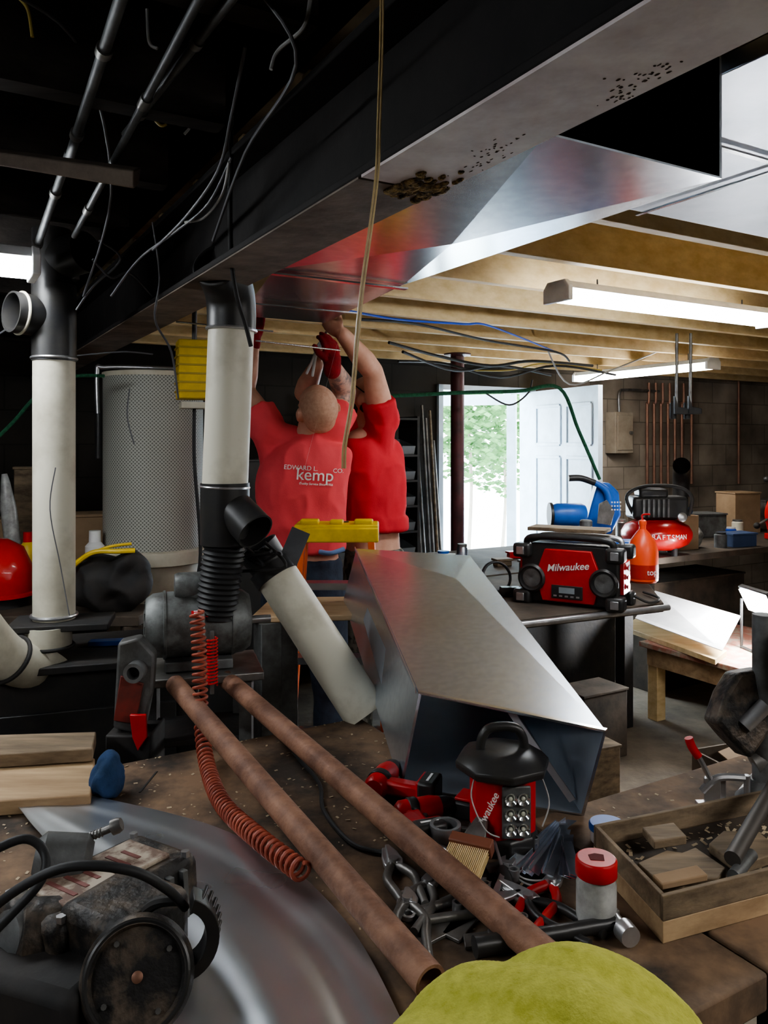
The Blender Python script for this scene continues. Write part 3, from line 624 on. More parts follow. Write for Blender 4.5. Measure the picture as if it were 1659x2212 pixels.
rt2=q.out('pipe_elbow',label='dirty cream pipe elbow under the upright pipe',cat='pipe'); B(blackm).torus(P(20,1425,2.05),P(-20,1390,2.0)-P(60,1440,2.1),.062,.006).out('clamp',rt2)
B(blackm).torus(P(105,1395,2.15),UP,.063,.005).out('clamp',rt2)
rt=root('blast_gate',P(105,1380,2.2),'black blast gate plate below the upright pipe','pipe fitting')
B(blackm).box(P(135,1345,2.19),(.26,.16,.018),Rz(12).to_3x3()).out('gate_plate',rt,bev=.003)
a_=P(592,1235,2.08);b_=P(792,1545,1.98)
rt=root('dust_pipe',b_,'grimy cream pipe leaning diagonally beside the duct section','pipe')
B(pvc).pipe(b_,a_,r_,r_-.004,40).out('cream_pipe',rt); d=(a_-b_).normalized()
B(blackp).lathe([(r_+.004,-.02),(r_+.006,.015),(r_-.002,.015),(r_-.002,-.02)],a_,d,36,False,True).out('coupling',rt)
B(blackp).lathe([(r_-.004,0),(r_,.07),(r_-.006,.07),(r_-.01,0)],a_+d*.01,(d*.6+Vec((-.25,-.3,.45))),36,False,True).out('elbow',rt)
B(galv).box(P(636,1180,2.06),(.05,.003,.09),Matrix.Rotation(.4,3,'Y')).out('gate_blade',rt)
q=B(blackm)
for i in range(5): q.tube([P(560+random.randint(-40,20),1180+random.randint(-10,20),2.02),P(590+random.randint(-30,30),1200+random.randint(-20,30),1.96),P(520+random.randint(-30,50),1215+random.randint(-20,25),2.0)],.004)
q.out('cable_ties',rt)
# yellow box
rt=root('yellow_air_box',P(422,870,2.6),'yellow metal junction box hung beside the cream pipe','electrical box')
c=P(420,800,2.6); B(yellow).box(c,(.11,.10,.19),Rz(20).to_3x3()).out('body',rt,bev=.004)
for i in range(6): B(mat('dark_yellow',(.50,.36,.06),.7)).box(c+Vec((0,0,-.07+i*.028)),(.118,.108,.006),Rz(20).to_3x3()).out('rib',rt)
B(cream).box(c-UP*.115,(.09,.09,.02),Rz(20).to_3x3()).out('base_plate',rt)
B(blackrub).tube([c-UP*.12,c+Vec((0,0,-.3)),c+Vec((.02,0,-.6)),c+Vec((-.01,0,-.75))],.006).out('cable',rt)
B(wire).cyl(c+UP*.1,Vec((c.x,c.y,2.2)),.008).out('hanger',rt)
# ---------------------------------------------------------------- motor
c=P(428,1345,1.98); ax=Vec((.95,.28,0)).normalized()
motg=mat('motor_grey',(.185,.195,.19),.5,.3,(.075,.073,.068),16,.15,lo=.38,hi=.6)
rt=root('electric_motor',c-UP*.11,'grey electric motor with red nameplate on a stand','motor')
B(motg).lathe([(.03,-.130),(.065,-.125),(.077,-.108),(.079,-.085),(.083,-.083),(.083,-.078),(.080,-.076),(.080,.076),(.083,.078),(.083,.083),(.079,.09),(.077,.108),(.065,.125),(.03,.130)],c,ax,44).out('housing',rt)
x,y,d=fr(ax)
for i in range(10):
    t=i*.628; B(blackm).box(c-ax*.122+x*math.cos(t)*.05+y*math.sin(t)*.05,(.010,.010,.018)).out('vent_slot',rt)
q=B(motg); q.lathe([(.030,-.055),(.034,-.045),(.034,.045),(.030,.055)],c+Vec((0,-.01,.094)),ax,24); q.box(c+Vec((0,-.01,.080)),(.1,.06,.03)); q.out('capacitor_cover',rt,bev=.002)
nn=Vec((.25,-.85,.5)).normalized()
up_=(UP-nn*UP.z).normalized(); ux_=up_.cross(nn).normalized(); o=c+nn*.0805+ax*.02
B(red).prism([(-.04,-.018),(.04,-.018),(.04,.018),(-.04,.018)],o,ux_,up_,.002).out('nameplate',rt)
q=B(whitep)
for i in range(4): q.prism([(-.034,-.0015),(.034-.01*(i%2),-.0015),(.034-.01*(i%2),.0015),(-.034,.0015)],o+nn*.0022+up_*(.011-.007*i),ux_,up_,.0005)
q.out('plate_print',rt)
B(steel).cyl(c+ax*.13,c+ax*.18,.01).out('shaft',rt)
B(steeld).tube([c+Vec((.03,-.080,.04)),c+Vec((.035,-.095,-.02)),c+Vec((.02,-.080,-.06))],.006).out('wiring_conduit',rt)
B(castg).box(c-UP*.090,(.16,.13,.024),Rz(16).to_3x3()).out('foot',rt,bev=.003)
rt=root('machine_stand',(c.x,c.y,0),'black steel machine stand carrying the electric motor','stand')
z0=c.z-.104
B(steeld).box((c.x,c.y,z0-.01),(.30,.22,.02),Rz(16).to_3x3()).out('upper_plate',rt,bev=.003); B(blackm).box((c.x,c.y,z0-.16),(.24,.18,.015),Rz(16).to_3x3()).out('lower_plate',rt,bev=.003)
for sx in(-1,1):
    for sy in(-1,1): B(castg).box(Vec((c.x,c.y,(z0-.02)/2))+Rz(16).to_3x3()@Vec((sx*.11,sy*.08,0)),(.03,.03,z0-.02)).out('leg',rt)
rt=root('router_tool',P(290,1600,1.78),'grimy grey and red router-style tool beside the motor','power tool')
c=P(288,1470,1.80); B(castg).prism([(-.045,-.10),(.02,-.12),(.04,-.02),(.045,.06),(.01,.10),(-.035,.09)],c+Vec((0,.03,0)),(1,.15,0),(0,0,1),.05).out('casting',rt,bev=.006)
B(mat('dark_red',(.24,.04,.03),.5,0,(.09,.03,.025),12)).prism([(-.035,-.08),(.012,-.09),(.03,0),(-.02,.02)],c+Vec((0,-.022,0)),(1,.15,0),(0,0,1),.006).out('side_plate',rt,bev=.002)
B(castg).pipe(c+Vec((.015,-.05,.03)),c+Vec((.015,.02,.03)),.022,.014).out('nozzle',rt)
B(red).prism([(-.018,.05),(.018,.05),(.02,0),(0,-.03),(-.012,0)],P(300,1590,1.76),(1,0,0),(0,0,1),.01).out('red_lever',rt,bev=.002)
B(blackm).box(c-UP*.165+Vec((0,.02,0)),(.10,.12,.11)).out('base',rt,bev=.004)
rt=root('spring_clamp',P(458,1480,1.80),'red coil spring on the machine stand','spring')
o=P(458,1480,1.84); B(redp).tube([o+Vec((.012*math.cos(i*.9),.012*math.sin(i*.9),i*.0011)) for i in range(100)],.0022,6,1,True,False).out('coil',rt)
B(steeld).cyl(o-UP*.02,o+UP*.125,.005).out('rod',rt)
path=[P(425,1320,1.76),P(430,1400,1.75),P(432,1480,1.74),P(436,1570,1.72),T(448,1655,.940),T(480,1735,.940),T(555,1808,.958),T(655,1885,.958)]
pp=catmull(path,40); cum=[0]
for i in range(1,len(pp)): cum.append(cum[-1]+(pp[i]-pp[i-1]).length)
tot=cum[-1]; NS=int(tot/.0140*14); k_=0;x=None;q2=[]
for s_ in range(NS):
    l=tot*s_/NS
    while cum[k_+1]<l: k_+=1
    f=(l-cum[k_])/(cum[k_+1]-cum[k_]); p=pp[k_].lerp(pp[k_+1],f); d=(pp[k_+1]-pp[k_]).normalized()
    if x is None: x,_,_=fr(d)
    x=(x-d*x.dot(d)).normalized(); y=d.cross(x); t=s_/14*2*math.pi; q2.append(p+x*.0140*math.cos(t)+y*.0140*math.sin(t))
B(hoser).tube(q2,.0033,7,1,True,False).out('coiled_air_hose',label='orange-red coiled air hose trailing over the bench',cat='hose')
# ---------------------------------------------------------------- lantern
o=T(1085,1822)
rt=root('work_lantern',o,'red and black cordless LED work lantern on the bench','lantern')
M=Fm(o,4,s=.95)
def octo(r,ph=22.5): return [(r*math.cos(math.radians(45*i+ph)),r*math.sin(math.radians(45*i+ph))) for i in range(8)]
B(blackp,M).lathe([(.062,0),(.066,.006),(.064,.03),(.054,.036)],(0,0,0),(0,0,1),8).out('base',rt,bev=.003)
B(red,M).prism(octo(.060),(0,0,.030),(1,0,0),(0,1,0),.105).out('body',rt,bev=.004)
B(blackp,M).lathe([(.062,.130),(.084,.138),(.086,.150),(.072,.164),(.045,.172)],(0,0,0),(0,0,1),8).out('head_collar',rt,bev=.003)
B(blackp,M).tube([(-.040,0,.168),(-.036,0,.192),(-.02,0,.208),(.02,0,.208),(.036,0,.192),(.040,0,.168)],.0085,10).out('handle',rt)
B(castg,M).box((.012,-.0575,.082),(.050,.006,.090)).out('led_panel',rt,bev=.002)
for i in range(2):
    for k_ in range(3):
        B(chrome,M).lathe([(.004,0),(.0110,.007)],(.001+i*.022,-.0595,.055+k_*.026),(0,-1,0),16,False).out('reflector',rt)
        B(lens_y,M).ball((.001+i*.022,-.062,.055+k_*.026),(.004,.003,.004),None,10,6).out('led_bulb',rt)
B(wirew,M).tube([(-.05,-.03,.15),(-.066,-.055,.11),(-.045,-.068,.06),(-.02,-.068,.045)],.0013,6).out('bail_wire',rt); B(wirew,M).tube([(.055,-.03,.15),(.070,-.055,.10),(.055,-.066,.06)],.0013,6).out('bail_wire',rt)
Mr=M.to_3x3(); text('Milwaukee',.018,whitep,M@Vec((-.0385,-.0525,.080)),Mr@Vec((.35,-.25,.9)),Mr@Vec((-.9,.1,.4)),rt,off=.0001,shear=.3)
def drill(o,rz,lab,sc_=1.):
    M=Fm(o,rz)@Matrix.Scale(sc_,4)
    rt=root('cordless_drill',o,lab,'power drill')
    B(red,M).lathe([(.022,-.06),(.030,-.05),(.031,.03),(.026,.055)],(0,0,.031),(1,0,0),20).out('motor_body',rt)
    B(blackp,M).lathe([(.031,-.03),(.0325,-.028),(.0325,-.01),(.031,-.008)],(0,0,.0325),(1,0,0),20).out('rubber_band',rt)
    B(blackp,M).lathe([(.026,.055),(.024,.075),(.016,.095),(.010,.10)],(0,0,.031),(1,0,0),20).out('chuck',rt)
    B(red,M).prism([(-.045,0),(-.005,0),(-.012,-.11),(-.05,-.11)],(0,0,.014),(1,0,0),(0,1,0),.034).out('grip',rt,bev=.006)
    B(blackp,M).prism([(-.005,-.03),(.008,-.035),(.002,-.055),(-.008,-.06)],(0,0,.022),(1,0,0),(0,1,0),.018).out('trigger',rt,bev=.003)
    B(blackp,M).box((-.028,-.132,.034),(.078,.045,.066)).out('battery',rt,bev=.006); B(red,M).box((-.028,-.113,.034),(.074,.012,.062)).out('battery_base',rt,bev=.003)
    B(whitep,M).box((-.028,-.132,.0675),(.045,.006,.001)).out('battery_print',rt)
drill(T(826,1712,dz=.001),70,'red and black cordless drill lying near the duct section',.78)
drill(T(905,1778,dz=.001),20,'red cordless impact driver lying on its side',.72)
# ---------------------------------------------------------------- hand tools
def pliers(o,rz,lab,hm,jaw=.05,hl=.13,spread=.03,name='pliers',jm=None):
    M=Fm(o,rz); rt=root(name,o,lab,name)
    for s_ in(-1,1):
        B(jm or steel,M).prism([(0,-.009*s_),(jaw,-.001*s_),(jaw,.006*s_),(jaw*.5,.013*s_),(0,.016*s_),(-.015,.012*s_)],(0,0,.004 if s_>0 else .009),(1,0,0),(0,1,0),.008).out('jaw',rt,bev=.002)
        B(hm,M).tube([(-.005,-.006*s_,.009),(-.04,-.016*s_-.3*spread*s_,.009),(-.08,-spread*s_,.009),(-hl,-spread*.8*s_,.009)],(.0075,.0065),10).out('handle',rt)
    B(steel,M).cyl((0,0,.002),(0,0,.02),.008).out('pivot',rt)
pliers(T(850,1880,dz=.001),105,'steel slip-joint pliers lying on the dark bench',steeld,.05,.12,.018)
pliers(T(925,1925,dz=.001),70,'grey steel pliers with open jaws',steeld,.045,.12,.02)
pliers(T(1190,1925,dz=.001),60,'tin snips with red and black handles',redgrip,.06,.13,.020,'tin_snips')
pliers(T(880,1965,dz=.001),95,'old steel nippers on the bench',steeld,.03,.13,.016)
pliers(T(1140,1960,dz=.001),130,'tin snips with black rubber handles',blackp,.06,.12,.02,'tin_snips')
pliers(T(890,1850,dz=.012),135,'steel hand seamer pliers lying on other tools',steel,.06,.11,.018)
pliers(T(1060,1960,dz=.001),20,'blackened locking pliers among the hand tools',steeld,.05,.11,.015)
def wrench(o,rz,l,lab,m=steel):
    M=Fm(o,rz); q=B(m,M); q.prism([(-l/2,-.005),(l/2,-.004),(l/2,.004),(-l/2,.005)],(0,0,0),(1,0,0),(0,1,0),.005)
    q.prism([(l/2-.005,-.010),(l/2+.012,-.012),(l/2+.02,-.006),(l/2+.006,-.004),(l/2+.006,.004),(l/2+.02,.006),(l/2+.012,.012),(l/2-.005,.010)],(0,0,-.001),(1,0,0),(0,1,0),.007)
    q.lathe([(.011,0),(.011,.007),(.006,.007),(.006,0)],(-l/2-.006,0,-.001),(0,0,1),20,False,True); q.out('wrench',label=lab,cat='wrench',bev=.0008)
wrench(T(965,1950,dz=.003),35,.13,'steel combination wrench among the hand tools'); wrench(T(1040,1965,dz=.003),100,.12,'greasy combination wrench among the hand tools',steeld)
wrench(T(1080,1925,dz=.012),70,.11,'small bright steel wrench lying on tools'); wrench(T(1020,1800,dz=.003),160,.10,'dirty steel wrench beside the lantern',steeld)
def socket(u,v,r,h,lab='small steel socket standing on the bench',m=None,n=20):
    o=T(u,v,dz=.0005); q=B(m or steel); q.lathe([(r,0),(r,h),(r*.65,h),(r*.65,.002)],o,UP,n,True); q.out('socket',label=lab,cat='socket',group='loose sockets among the tools')
for (u,v,r,h) in((985,1815,.009,.02),(1010,1835,.007,.018),(1155,1835,.008,.02),(950,1890,.008,.022),(1110,1905,.009,.02),(1050,1930,.007,.016),(1215,1860,.008,.02),(990,1975,.009,.018),(1085,1990,.008,.02),(900,1830,.007,.015),(1130,2000,.007,.015)): socket(u,v,r,h)
def coilwire(u,v,R,m,lab): B(m).torus(T(u,v,dz=.004),(0.1,0,1),R,.0014,26,6).torus(T(u+4,v+2,dz=.009),(0,.15,1),R*.95,.0014,26,6).out('wire_loop',label=lab,cat='wire')
coilwire(1000,1880,.03,blackrub,'loop of thin black wire among tools'); coilwire(1150,1900,.025,wirew,'loop of pale wire among tools')
B(blackrub).tube([T(610,1600,dz=.006),T(650,1650,dz=.006),T(690,1700,dz=.006),T(700,1760,dz=.006),T(760,1830,dz=.006),T(830,1850,dz=.006)],.004,8).out('black_cable',label='black cable snaking over the brown bench',cat='cable')
o=T(962,1845,dz=.0005); rt=root('pipe_fitting',o,'open steel pipe fitting standing on the bench','pipe fitting')
B(steel).lathe([(.022,0),(.022,.02),(.026,.03),(.026,.050),(.020,.050),(.020,.006)],o,UP,24,True).out('cup',rt)
o=T(1003,1905,dz=.012); rt=root('bristle_brush',o,'small flat brush with tan bristles and dark ferrule','brush')
M=Fm(o,-25,18); q=B(mat('bristle',(.70,.52,.27),.8),M)
for i in range(22):
    for j in range(3): q.box((-.032+i*.003,.0,.012+j*.006),(.0016,.07,.0016))
q.out('bristles',rt)['kind']='stuff'
B(mat('ferrule',(.2,.07,.04),.5),M).box((0,.042,.018),(.07,.02,.024)).out('ferrule',rt,bev=.002); B(steeld,M).prism([(-.02,0),(.02,0),(.010,.05),(-.010,.05)],(0,.05,.012),(1,0,0),(0,1,0),.010).out('handle',rt,bev=.002)
for i in range(10):
    o=T(1160+i*8+random.randint(-8,8),1825+i*8,dz=.003+i*.003); M=Fm(o,46+i*4.0+random.uniform(-3,3),random.uniform(-6,6),random.uniform(-3,0))
    l=.21-.011*i; B(galvm,M).prism([(-l/2,-.010),(l/2,-.008),(l/2-.006,.008),(-l/2+.01,.010)],(0,0,.0),(1,0,0),(0,1,0),.0012).box((0,.009,.003),(l*.9,.0012,.006)).out('metal_strip',label='thin shiny offcut strip of galvanized sheet metal',cat='metal strip',group='sheet metal offcuts by the lantern')
o=T(1085,1895,dz=.014); M=Fm(o,95,0,-14); rt=root('screwdriver',T(1085,1895),'screwdriver with black handle pointing at the lantern','screwdriver')
B(blackp,M).lathe([(.006,-.10),(.013,-.095),(.013,-.06),(.010,-.03),(.012,-.01),(.007,0)],(0,0,0),(1,0,0),12).out('handle',rt); B(steel,M).cyl((0,0,0),(.07,0,0),.003).box((.073,0,0),(.012,.007,.0015)).out('shaft',rt)
o=T(1288,2000); rt=root('plastic_jar',o,'clear grimy plastic jar with red screw lid','jar')
B(jarp).lathe([(.024,0),(.028,.004),(.028,.062),(.025,.07),(.025,.078)],o,UP,28).out('jar_body',rt)
B(red).lathe([(.0275,.072),(.029,.074),(.029,.094),(.027,.097)],o,UP,32).out('lid',rt,bev=.001)
B(mat('lid_hole',(.12,.02,.02),.8)).prism([(-.010,-.008),(.009,-.010),(.012,.006),(0,.010),(-.01,.006)],o+UP*.0971,(1,0,0),(0,1,0),.0006).out('lid_mark',rt)
o=T(1205,2040,dz=.001); M=Fm(o,14); rt=root('claw_hammer',o,'black-handled claw hammer lying beside the jar','hammer')
B(steel,M).lathe([(.014,0),(.015,.02),(.009,.026),(.010,.05)],(.09,-.035,.016),(0,1,0),16).out('hammer_head',rt); B(steeld,M).prism([(-.01,0),(.012,0),(.007,.05),(.0,.052),(-.004,.03)],(.09,.012,.010),(1,0,0),(0,1,0),.014).out('claw',rt,bev=.002)
B(blackp,M).tube([(.09,0,.016),(.03,0,.015),(-.05,0,.014),(-.12,0,.014)],(.009,.014),10).out('handle',rt)
for (u,v,rz,lab) in((955,2010,40,'flat dark steel plate among the hand tools'),(1010,1985,60,'small dark steel bracket among hand tools'),(1120,1870,20,'dark steel bar beside the lantern'),(1090,2030,10,'dark steel bar near the hammer')):
    o=T(u,v,dz=.0008); M=Fm(o,rz); B(steeld,M).prism([(-.06,-.014),(.05,-.018),(.06,0),(.045,.016),(-.055,.014)],(0,0,0),(1,0,0),(0,1,0),.005).cyl((.04,0,.004),(.04,0,.007),.006,n=12).out('steel_plate',label=lab,cat='metal plate',bev=.001)
for (u,v) in((1010,1760),(880,1815)):
    o=T(u,v,dz=.001); M=Fm(o,random.randint(0,90)); rt=root('battery_pack',o,'black and red cordless tool battery pack','battery')
    B(blackp,M).box((0,0,.016),(.055,.042,.03)).out('case',rt,bev=.004); B(red,M).box((0,0,.0345),(.045,.034,.006)).out('red_cap',rt,bev=.002)
# ---------------------------------------------------------------- wooden tray
c0=T(1432,2040);c1_=T(1282,1868);ex=(Vec((.93,.36,0))).normalized();ey=(c1_-c0).normalized(); wl=.40; wd_=(c1_-c0).length
rt=root('wooden_tray',c0,'shallow old wooden tray holding wood scraps and pipe','tray')
def tb_(x0,x1,y0,y1,z0,z1,m,name,par,bev=.001,lab=None):
    p=c0; a=[p+ex*x0+ey*y0,p+ex*x1+ey*y0,p+ex*x1+ey*y1,p+ex*x0+ey*y1]
    return B(m).hexa([Vec((k.x,k.y,z0)) for k in a]+[Vec((k.x,k.y,z1)) for k in a]).out(name,par,lab,bev=bev)
tb_(0,wl,0,wd_,.9205,.95,ply,'base_block',rt)
tb_(0,wl,0,.007,.9505,.985,plyold,'side_board',rt); tb_(0,wl,wd_-.007,wd_,.9505,.985,plyold,'side_board',rt); tb_(0,.007,.008,wd_-.008,.9505,.985,plyold,'side_board',rt); tb_(wl-.007,wl,.008,wd_-.008,.9505,.985,plyold,'side_board',rt)
tb_(.008,wl-.008,.008,wd_-.008,.9502,.9512,bench_d,'tray_floor',rt)
def inl(x,y,z): return Vec((c0.x,c0.y,0))+ex*x+ey*y+UP*z
def scrap(poly,x,y,z,h,m,lab): B(m).prism(poly,inl(x,y,z),ex,ey,h).out('wood_scrap',label=lab,cat='wood scrap',bev=.002)
scrap([(-.06,-.03),(-.03,-.045),(.0,-.035),(.03,-.05),(.06,-.03),(.05,.035),(.02,.03),(.0,.045),(-.065,.03)],.09,.08,.9520,.018,plyold,'curved grey-brown wood offcut inside the tray')
scrap([(-.045,-.05),(.05,-.04),(.055,.02),(.0,.045),(-.05,.02)],.22,.10,.9520,.016,plyold,'dark wood offcut inside the tray')
scrap([(-.03,-.02),(.03,-.025),(.035,.02),(-.025,.025)],.10,.15,.9705,.014,plyold,'small wood offcut stacked in the tray')
scrap([(-.04,-.012),(.04,-.016),(.04,.012),(-.04,.014)],.06,.045,.9705,.010,card,'thin tan wood sliver in the tray')
q=B(dust)
for i in range(220):
    p=inl(random.uniform(.02,.36),random.uniform(.02,wd_-.02),.9525); s_=random.uniform(.002,.005); t=random.random()*6.28; x=Vec((math.cos(t),math.sin(t),.3))*s_; y=Vec((-math.sin(t),math.cos(t),0))*s_*.6; q.add([p-x-y,p+x-y,p+x+y,p-x+y],[(0,1,2,3)])
q.out('tray_debris',label='loose wood chips in the bottom of the tray',cat='wood chips',kind='stuff',flat=True)
B(mat('grey_pipe',(.10,.088,.08),.5,.4)).cyl(inl(.15,.035,.99),inl(.37,.17,1.03),.012).out('iron_pipe',label='dark iron pipe resting in the tray',cat='pipe')
B(castg).cyl(inl(.14,.02,.975),inl(.20,.05,.98),.009).out('iron_pipe',label='short dark pipe stub in the tray',cat='pipe')
o=inl(.33,.03,.985); B(yellow).torus(o,(.2,-1,.3),.028,.007,28,8).out('tape_roll',label='yellow tape roll on the tray edge',cat='tape')
o=T(1312,1818); rt=root('paint_container',o,'white container with blue lid behind the tray','container')
B(white).lathe([(.024,0),(.028,.002),(.029,.022)],o,UP,28).out('tub',rt); B(blue).lathe([(.031,.022),(.031,.03),(.029,.033)],o,UP,28).out('lid',rt)
o=T(1550,1745,dz=.001); rt=root('toggle_clamp',o,'steel toggle clamp with red grip','clamp')
B(steel).box(o+Vec((0,0,.003)),(.07,.04,.006)).box(o+Vec((-.01,0,.03)),(.03,.006,.05)).box(o+Vec((.0,.012,.03)),(.04,.006,.045)).out('bracket',rt,bev=.001)
B(steel).tube([o+Vec((.05,0,.055)),o+Vec((0,0,.055)),o+Vec((-.03,0,.03))],.007,8).cyl(o+Vec((.055,0,.06)),o+Vec((.055,0,.01)),.006).cyl(o+Vec((.055,0,.012)),o+Vec((.055,0,.004)),.013,n=16).out('arm',rt)
B(steel).tube([o+Vec((-.012,0,.05)),o+Vec((-.03,0,.085)),o+Vec((-.042,0,.105))],.005,8).out('lever',rt)
B(red).tube([o+Vec((-.036,0,.095)),o+Vec((-.048,0,.113)),o+Vec((-.054,0,.130))],.0080,10).out('grip',rt)
pa=[T(1590,1715),T(1680,1745),T(1720,1690),T(1625,1672)]; B(lit).hexa([p+UP*.001 for p in pa]+[p+UP*.003 for p in pa]).out('paper_sheet',label='bright white sheet lying on the bench edge',cat='paper')
# ---------------------------------------------------------------- drill press machine
base=Vec((.715,1.50,.92)); rt=root('drill_press',base,'dark grey cast-iron drill press at the bench end','drill press')
B(castg).cyl(base,base+UP*.36,.020,n=28).out('column',rt); B(castg).lathe([(.05,0),(.05,.012),(.03,.03),(.024,.05)],base,UP,28).out('foot',rt)
B(castg).lathe([(.0,0),(.045,.005),(.05,.03),(.05,.07),(.03,.08)],base+Vec((.04,-.02,.30)),(.2,-1,.1),32).out('gear_head',rt)
cc=base+Vec((.055,-.09,.30)); B(blackm).torus(cc,(.2,-1,.1),.062,.008,32,8).out('hand_wheel',rt)
for i in range(4):
    t=i*math.pi/2+.4; x,y,d=fr((.2,-1,.1)); B(blackm).cyl(cc,cc+(x*math.cos(t)+y*math.sin(t))*.06,.005,n=10).out('spoke',rt)
B(grime).prism([(-.085,-.02),(-.06,-.05),(-.02,-.09),(.02,-.05),(.06,.0),(.03,.07),(-.03,.065),(-.06,.03)],base+Vec((-.03,.03,.18)),(1,.2,0),(0,.2,1),.05).out('arm_casting',rt,bev=.008)
B(steel).cyl(base+Vec((-.05,-.03,.16)),base+Vec((-.01,-.03,.20)),.014).out('knurled_knob',rt)
B(steeld).cyl(base+Vec((-.02,0,.08)),base+Vec((.06,0,.12)),.02).out('clamp_collar',rt)
o=L(3.02,2.12,0); rt=root('open_crate',o,'dark battered cardboard crate beyond the bench','crate'); q=B(mat('dark_card',(.17,.125,.09),.9,0,(.09,.068,.05),6),Fm(o,20))
for (cx_,cy_,sx,sy) in((0,-.17,.34,.01),(0,.17,.34,.01),(-.17,0,.01,.34),(.17,0,.01,.34)): q.box((cx_,cy_,.14),(sx,sy,.28))
q.box((0,0,.006),(.34,.34,.01)); q.out('walls',rt)
B(card,Fm(o,20)).prism([(-.13,-.12),(.13,-.13),(.10,.1),(-.10,.10)],(0,0,.29),(1,0,.2),(0,1,.1),.006).out('flap',rt)
# ---------------------------------------------------------------- lit panel + work light
lc=Vec((2.04,4.36,.73)); fw=Vec((-.82,-.12,-.42)).normalized(); lx=fw.cross(UP).normalized(); lz=lx.cross(fw).normalized()
M=Matrix(((lx.x,-fw.x,lz.x,lc.x),(lx.y,-fw.y,lz.y,lc.y),(lx.z,-fw.z,lz.z,lc.z),(0,0,0,1)))
rt=root('work_light',Vec((2.04,4.36,.45)),'glaring LED work light shining on a white panel','work light')
B(blackp,M).box((0,.02,0),(.26,.03,.16)).out('housing',rt,bev=.006)
B(led,M).box((0,.0,0),(.23,.006,.13)).out('led_face',rt)
for s_ in(-1,1): B(blackp).cyl(lc+lx*.14*s_,Vec((lc.x,lc.y,.45))+lx*.14*s_,.008,n=12).out('stand_leg',rt)
B(blackp).cyl(Vec((lc.x,lc.y,.458))-lx*.14,Vec((lc.x,lc.y,.458))+lx*.14,.008,n=12).out('stand_foot',rt)
rt=root('white_panel',L(3.85,2.85,.45),'bright white sheet metal panel on a pine board','panel')
bl_=[T(1345,1352,.48),T(1545,1425,.48),T(1570,1405,.48),T(1375,1335,.48)]
B(pine).hexa([p-UP*.029 for p in bl_]+[p for p in bl_]).out('pine_board',rt,bev=.002)
pl=[P(1372,1335,4.70),P(1560,1405,4.2),P(1600,1330,4.5),P(1415,1276,4.9)]
B(lit).hexa([p-UP*.004 for p in pl]+pl).out('sheet',rt)
# ---------------------------------------------------------------- radio
o=T(1240,1302); rt=root('jobsite_radio',o,'red and black rugged jobsite radio on the bench','radio')
M=Fm(o,-30)@Matrix.Scale(1.10,4)
B(blackp,M).prism([(-.19,.03),(-.16,0),(.16,0),(.19,.03),(.19,.19),(.15,.235),(-.15,.235),(-.19,.19)],(0,.07,0),(1,0,0),(0,0,1),.14).out('chassis',rt,bev=.01)
B(red,M).prism([(-.10,.015),(.10,.015),(.115,.07),(.115,.15),(.09,.215),(-.09,.215),(-.115,.15),(-.115,.07)],(0,-.068,0),(1,0,0),(0,0,1),.02).out('front_panel',rt,bev=.004)
for s_ in(-1,1):
    B(blackp,M).lathe([(.050,0),(.055,.03),(.047,.038),(.043,.028),(.0,.022)],(.140*s_,-.066,.10),(0,-1,0),28).out('speaker',rt)
    B(castg,M).lathe([(.0,.0),(.022,.004),(.04,.0)],(.140*s_,-.092,.10),(0,-1,0),24,False).out('speaker_cone',rt)
    for (dz_) in(.025,.205):
        for dy in(-.075,.075): B(blackp,M).box((.18*s_,dy,dz_),(.07,.06,.055)).out('bumper',rt,bev=.012)
        B(steel,M).box((.182*s_,-.107,dz_),(.03,.008,.03)).out('silver_cap',rt,bev=.002)
    B(red,M).box((.195*s_,0,.115),(.016,.10,.12)).out('side_panel',rt,bev=.003)
    for k_ in range(3): B(chrome,M).lathe([(.006,0),(.014,.008)],(.204*s_,-.0,.08+k_*.036),(s_,0,0),16).out('side_lamp',rt)
B(blackp,M).tube([(-.17,-.06,.22),(-.15,-.07,.255),(0,-.07,.262),(.15,-.07,.255),(.17,-.06,.22)],.013,10).out('handle',rt)
B(steel,M).tube([(-.17,.06,.22),(-.15,.07,.25),(0,.07,.255),(.15,.07,.25),(.17,.06,.22)],.011,10).out('rear_bar',rt,'grey roll-cage bar')
B(blackp,M).box((.0,-.092,.055),(.12,.008,.05)).out('control_panel',rt,bev=.002)
B(mat('lcd',(.30,.36,.39),.3),M).box((0,-.0965,.062),(.06,.002,.022)).out('display',rt)
for i in range(5): B(steel,M).box((-.045+i*.022,-.097,.04),(.012,.003,.006)).out('button',rt)
Mr=M.to_3x3(); text('Milwaukee',.042,whitep,M@Vec((0,-.0895,.15)),Mr@Vec((1,0,.12)),Mr@Vec((0,0,1)),rt,off=.0004,shear=.3)
B(blackm,M).tube([(.19,.06,.05),(.26,.10,.01),(.28,.2,.012),(.2,.3,.012)],.005).out('power_cord',rt)
B(plyold,M).box((-.02,.0,.287),(.30,.12,.014),Rz(3).to_3x3()).out('thin_board',label='thin wooden slat lying on top of the radio',cat='board',bev=.002)
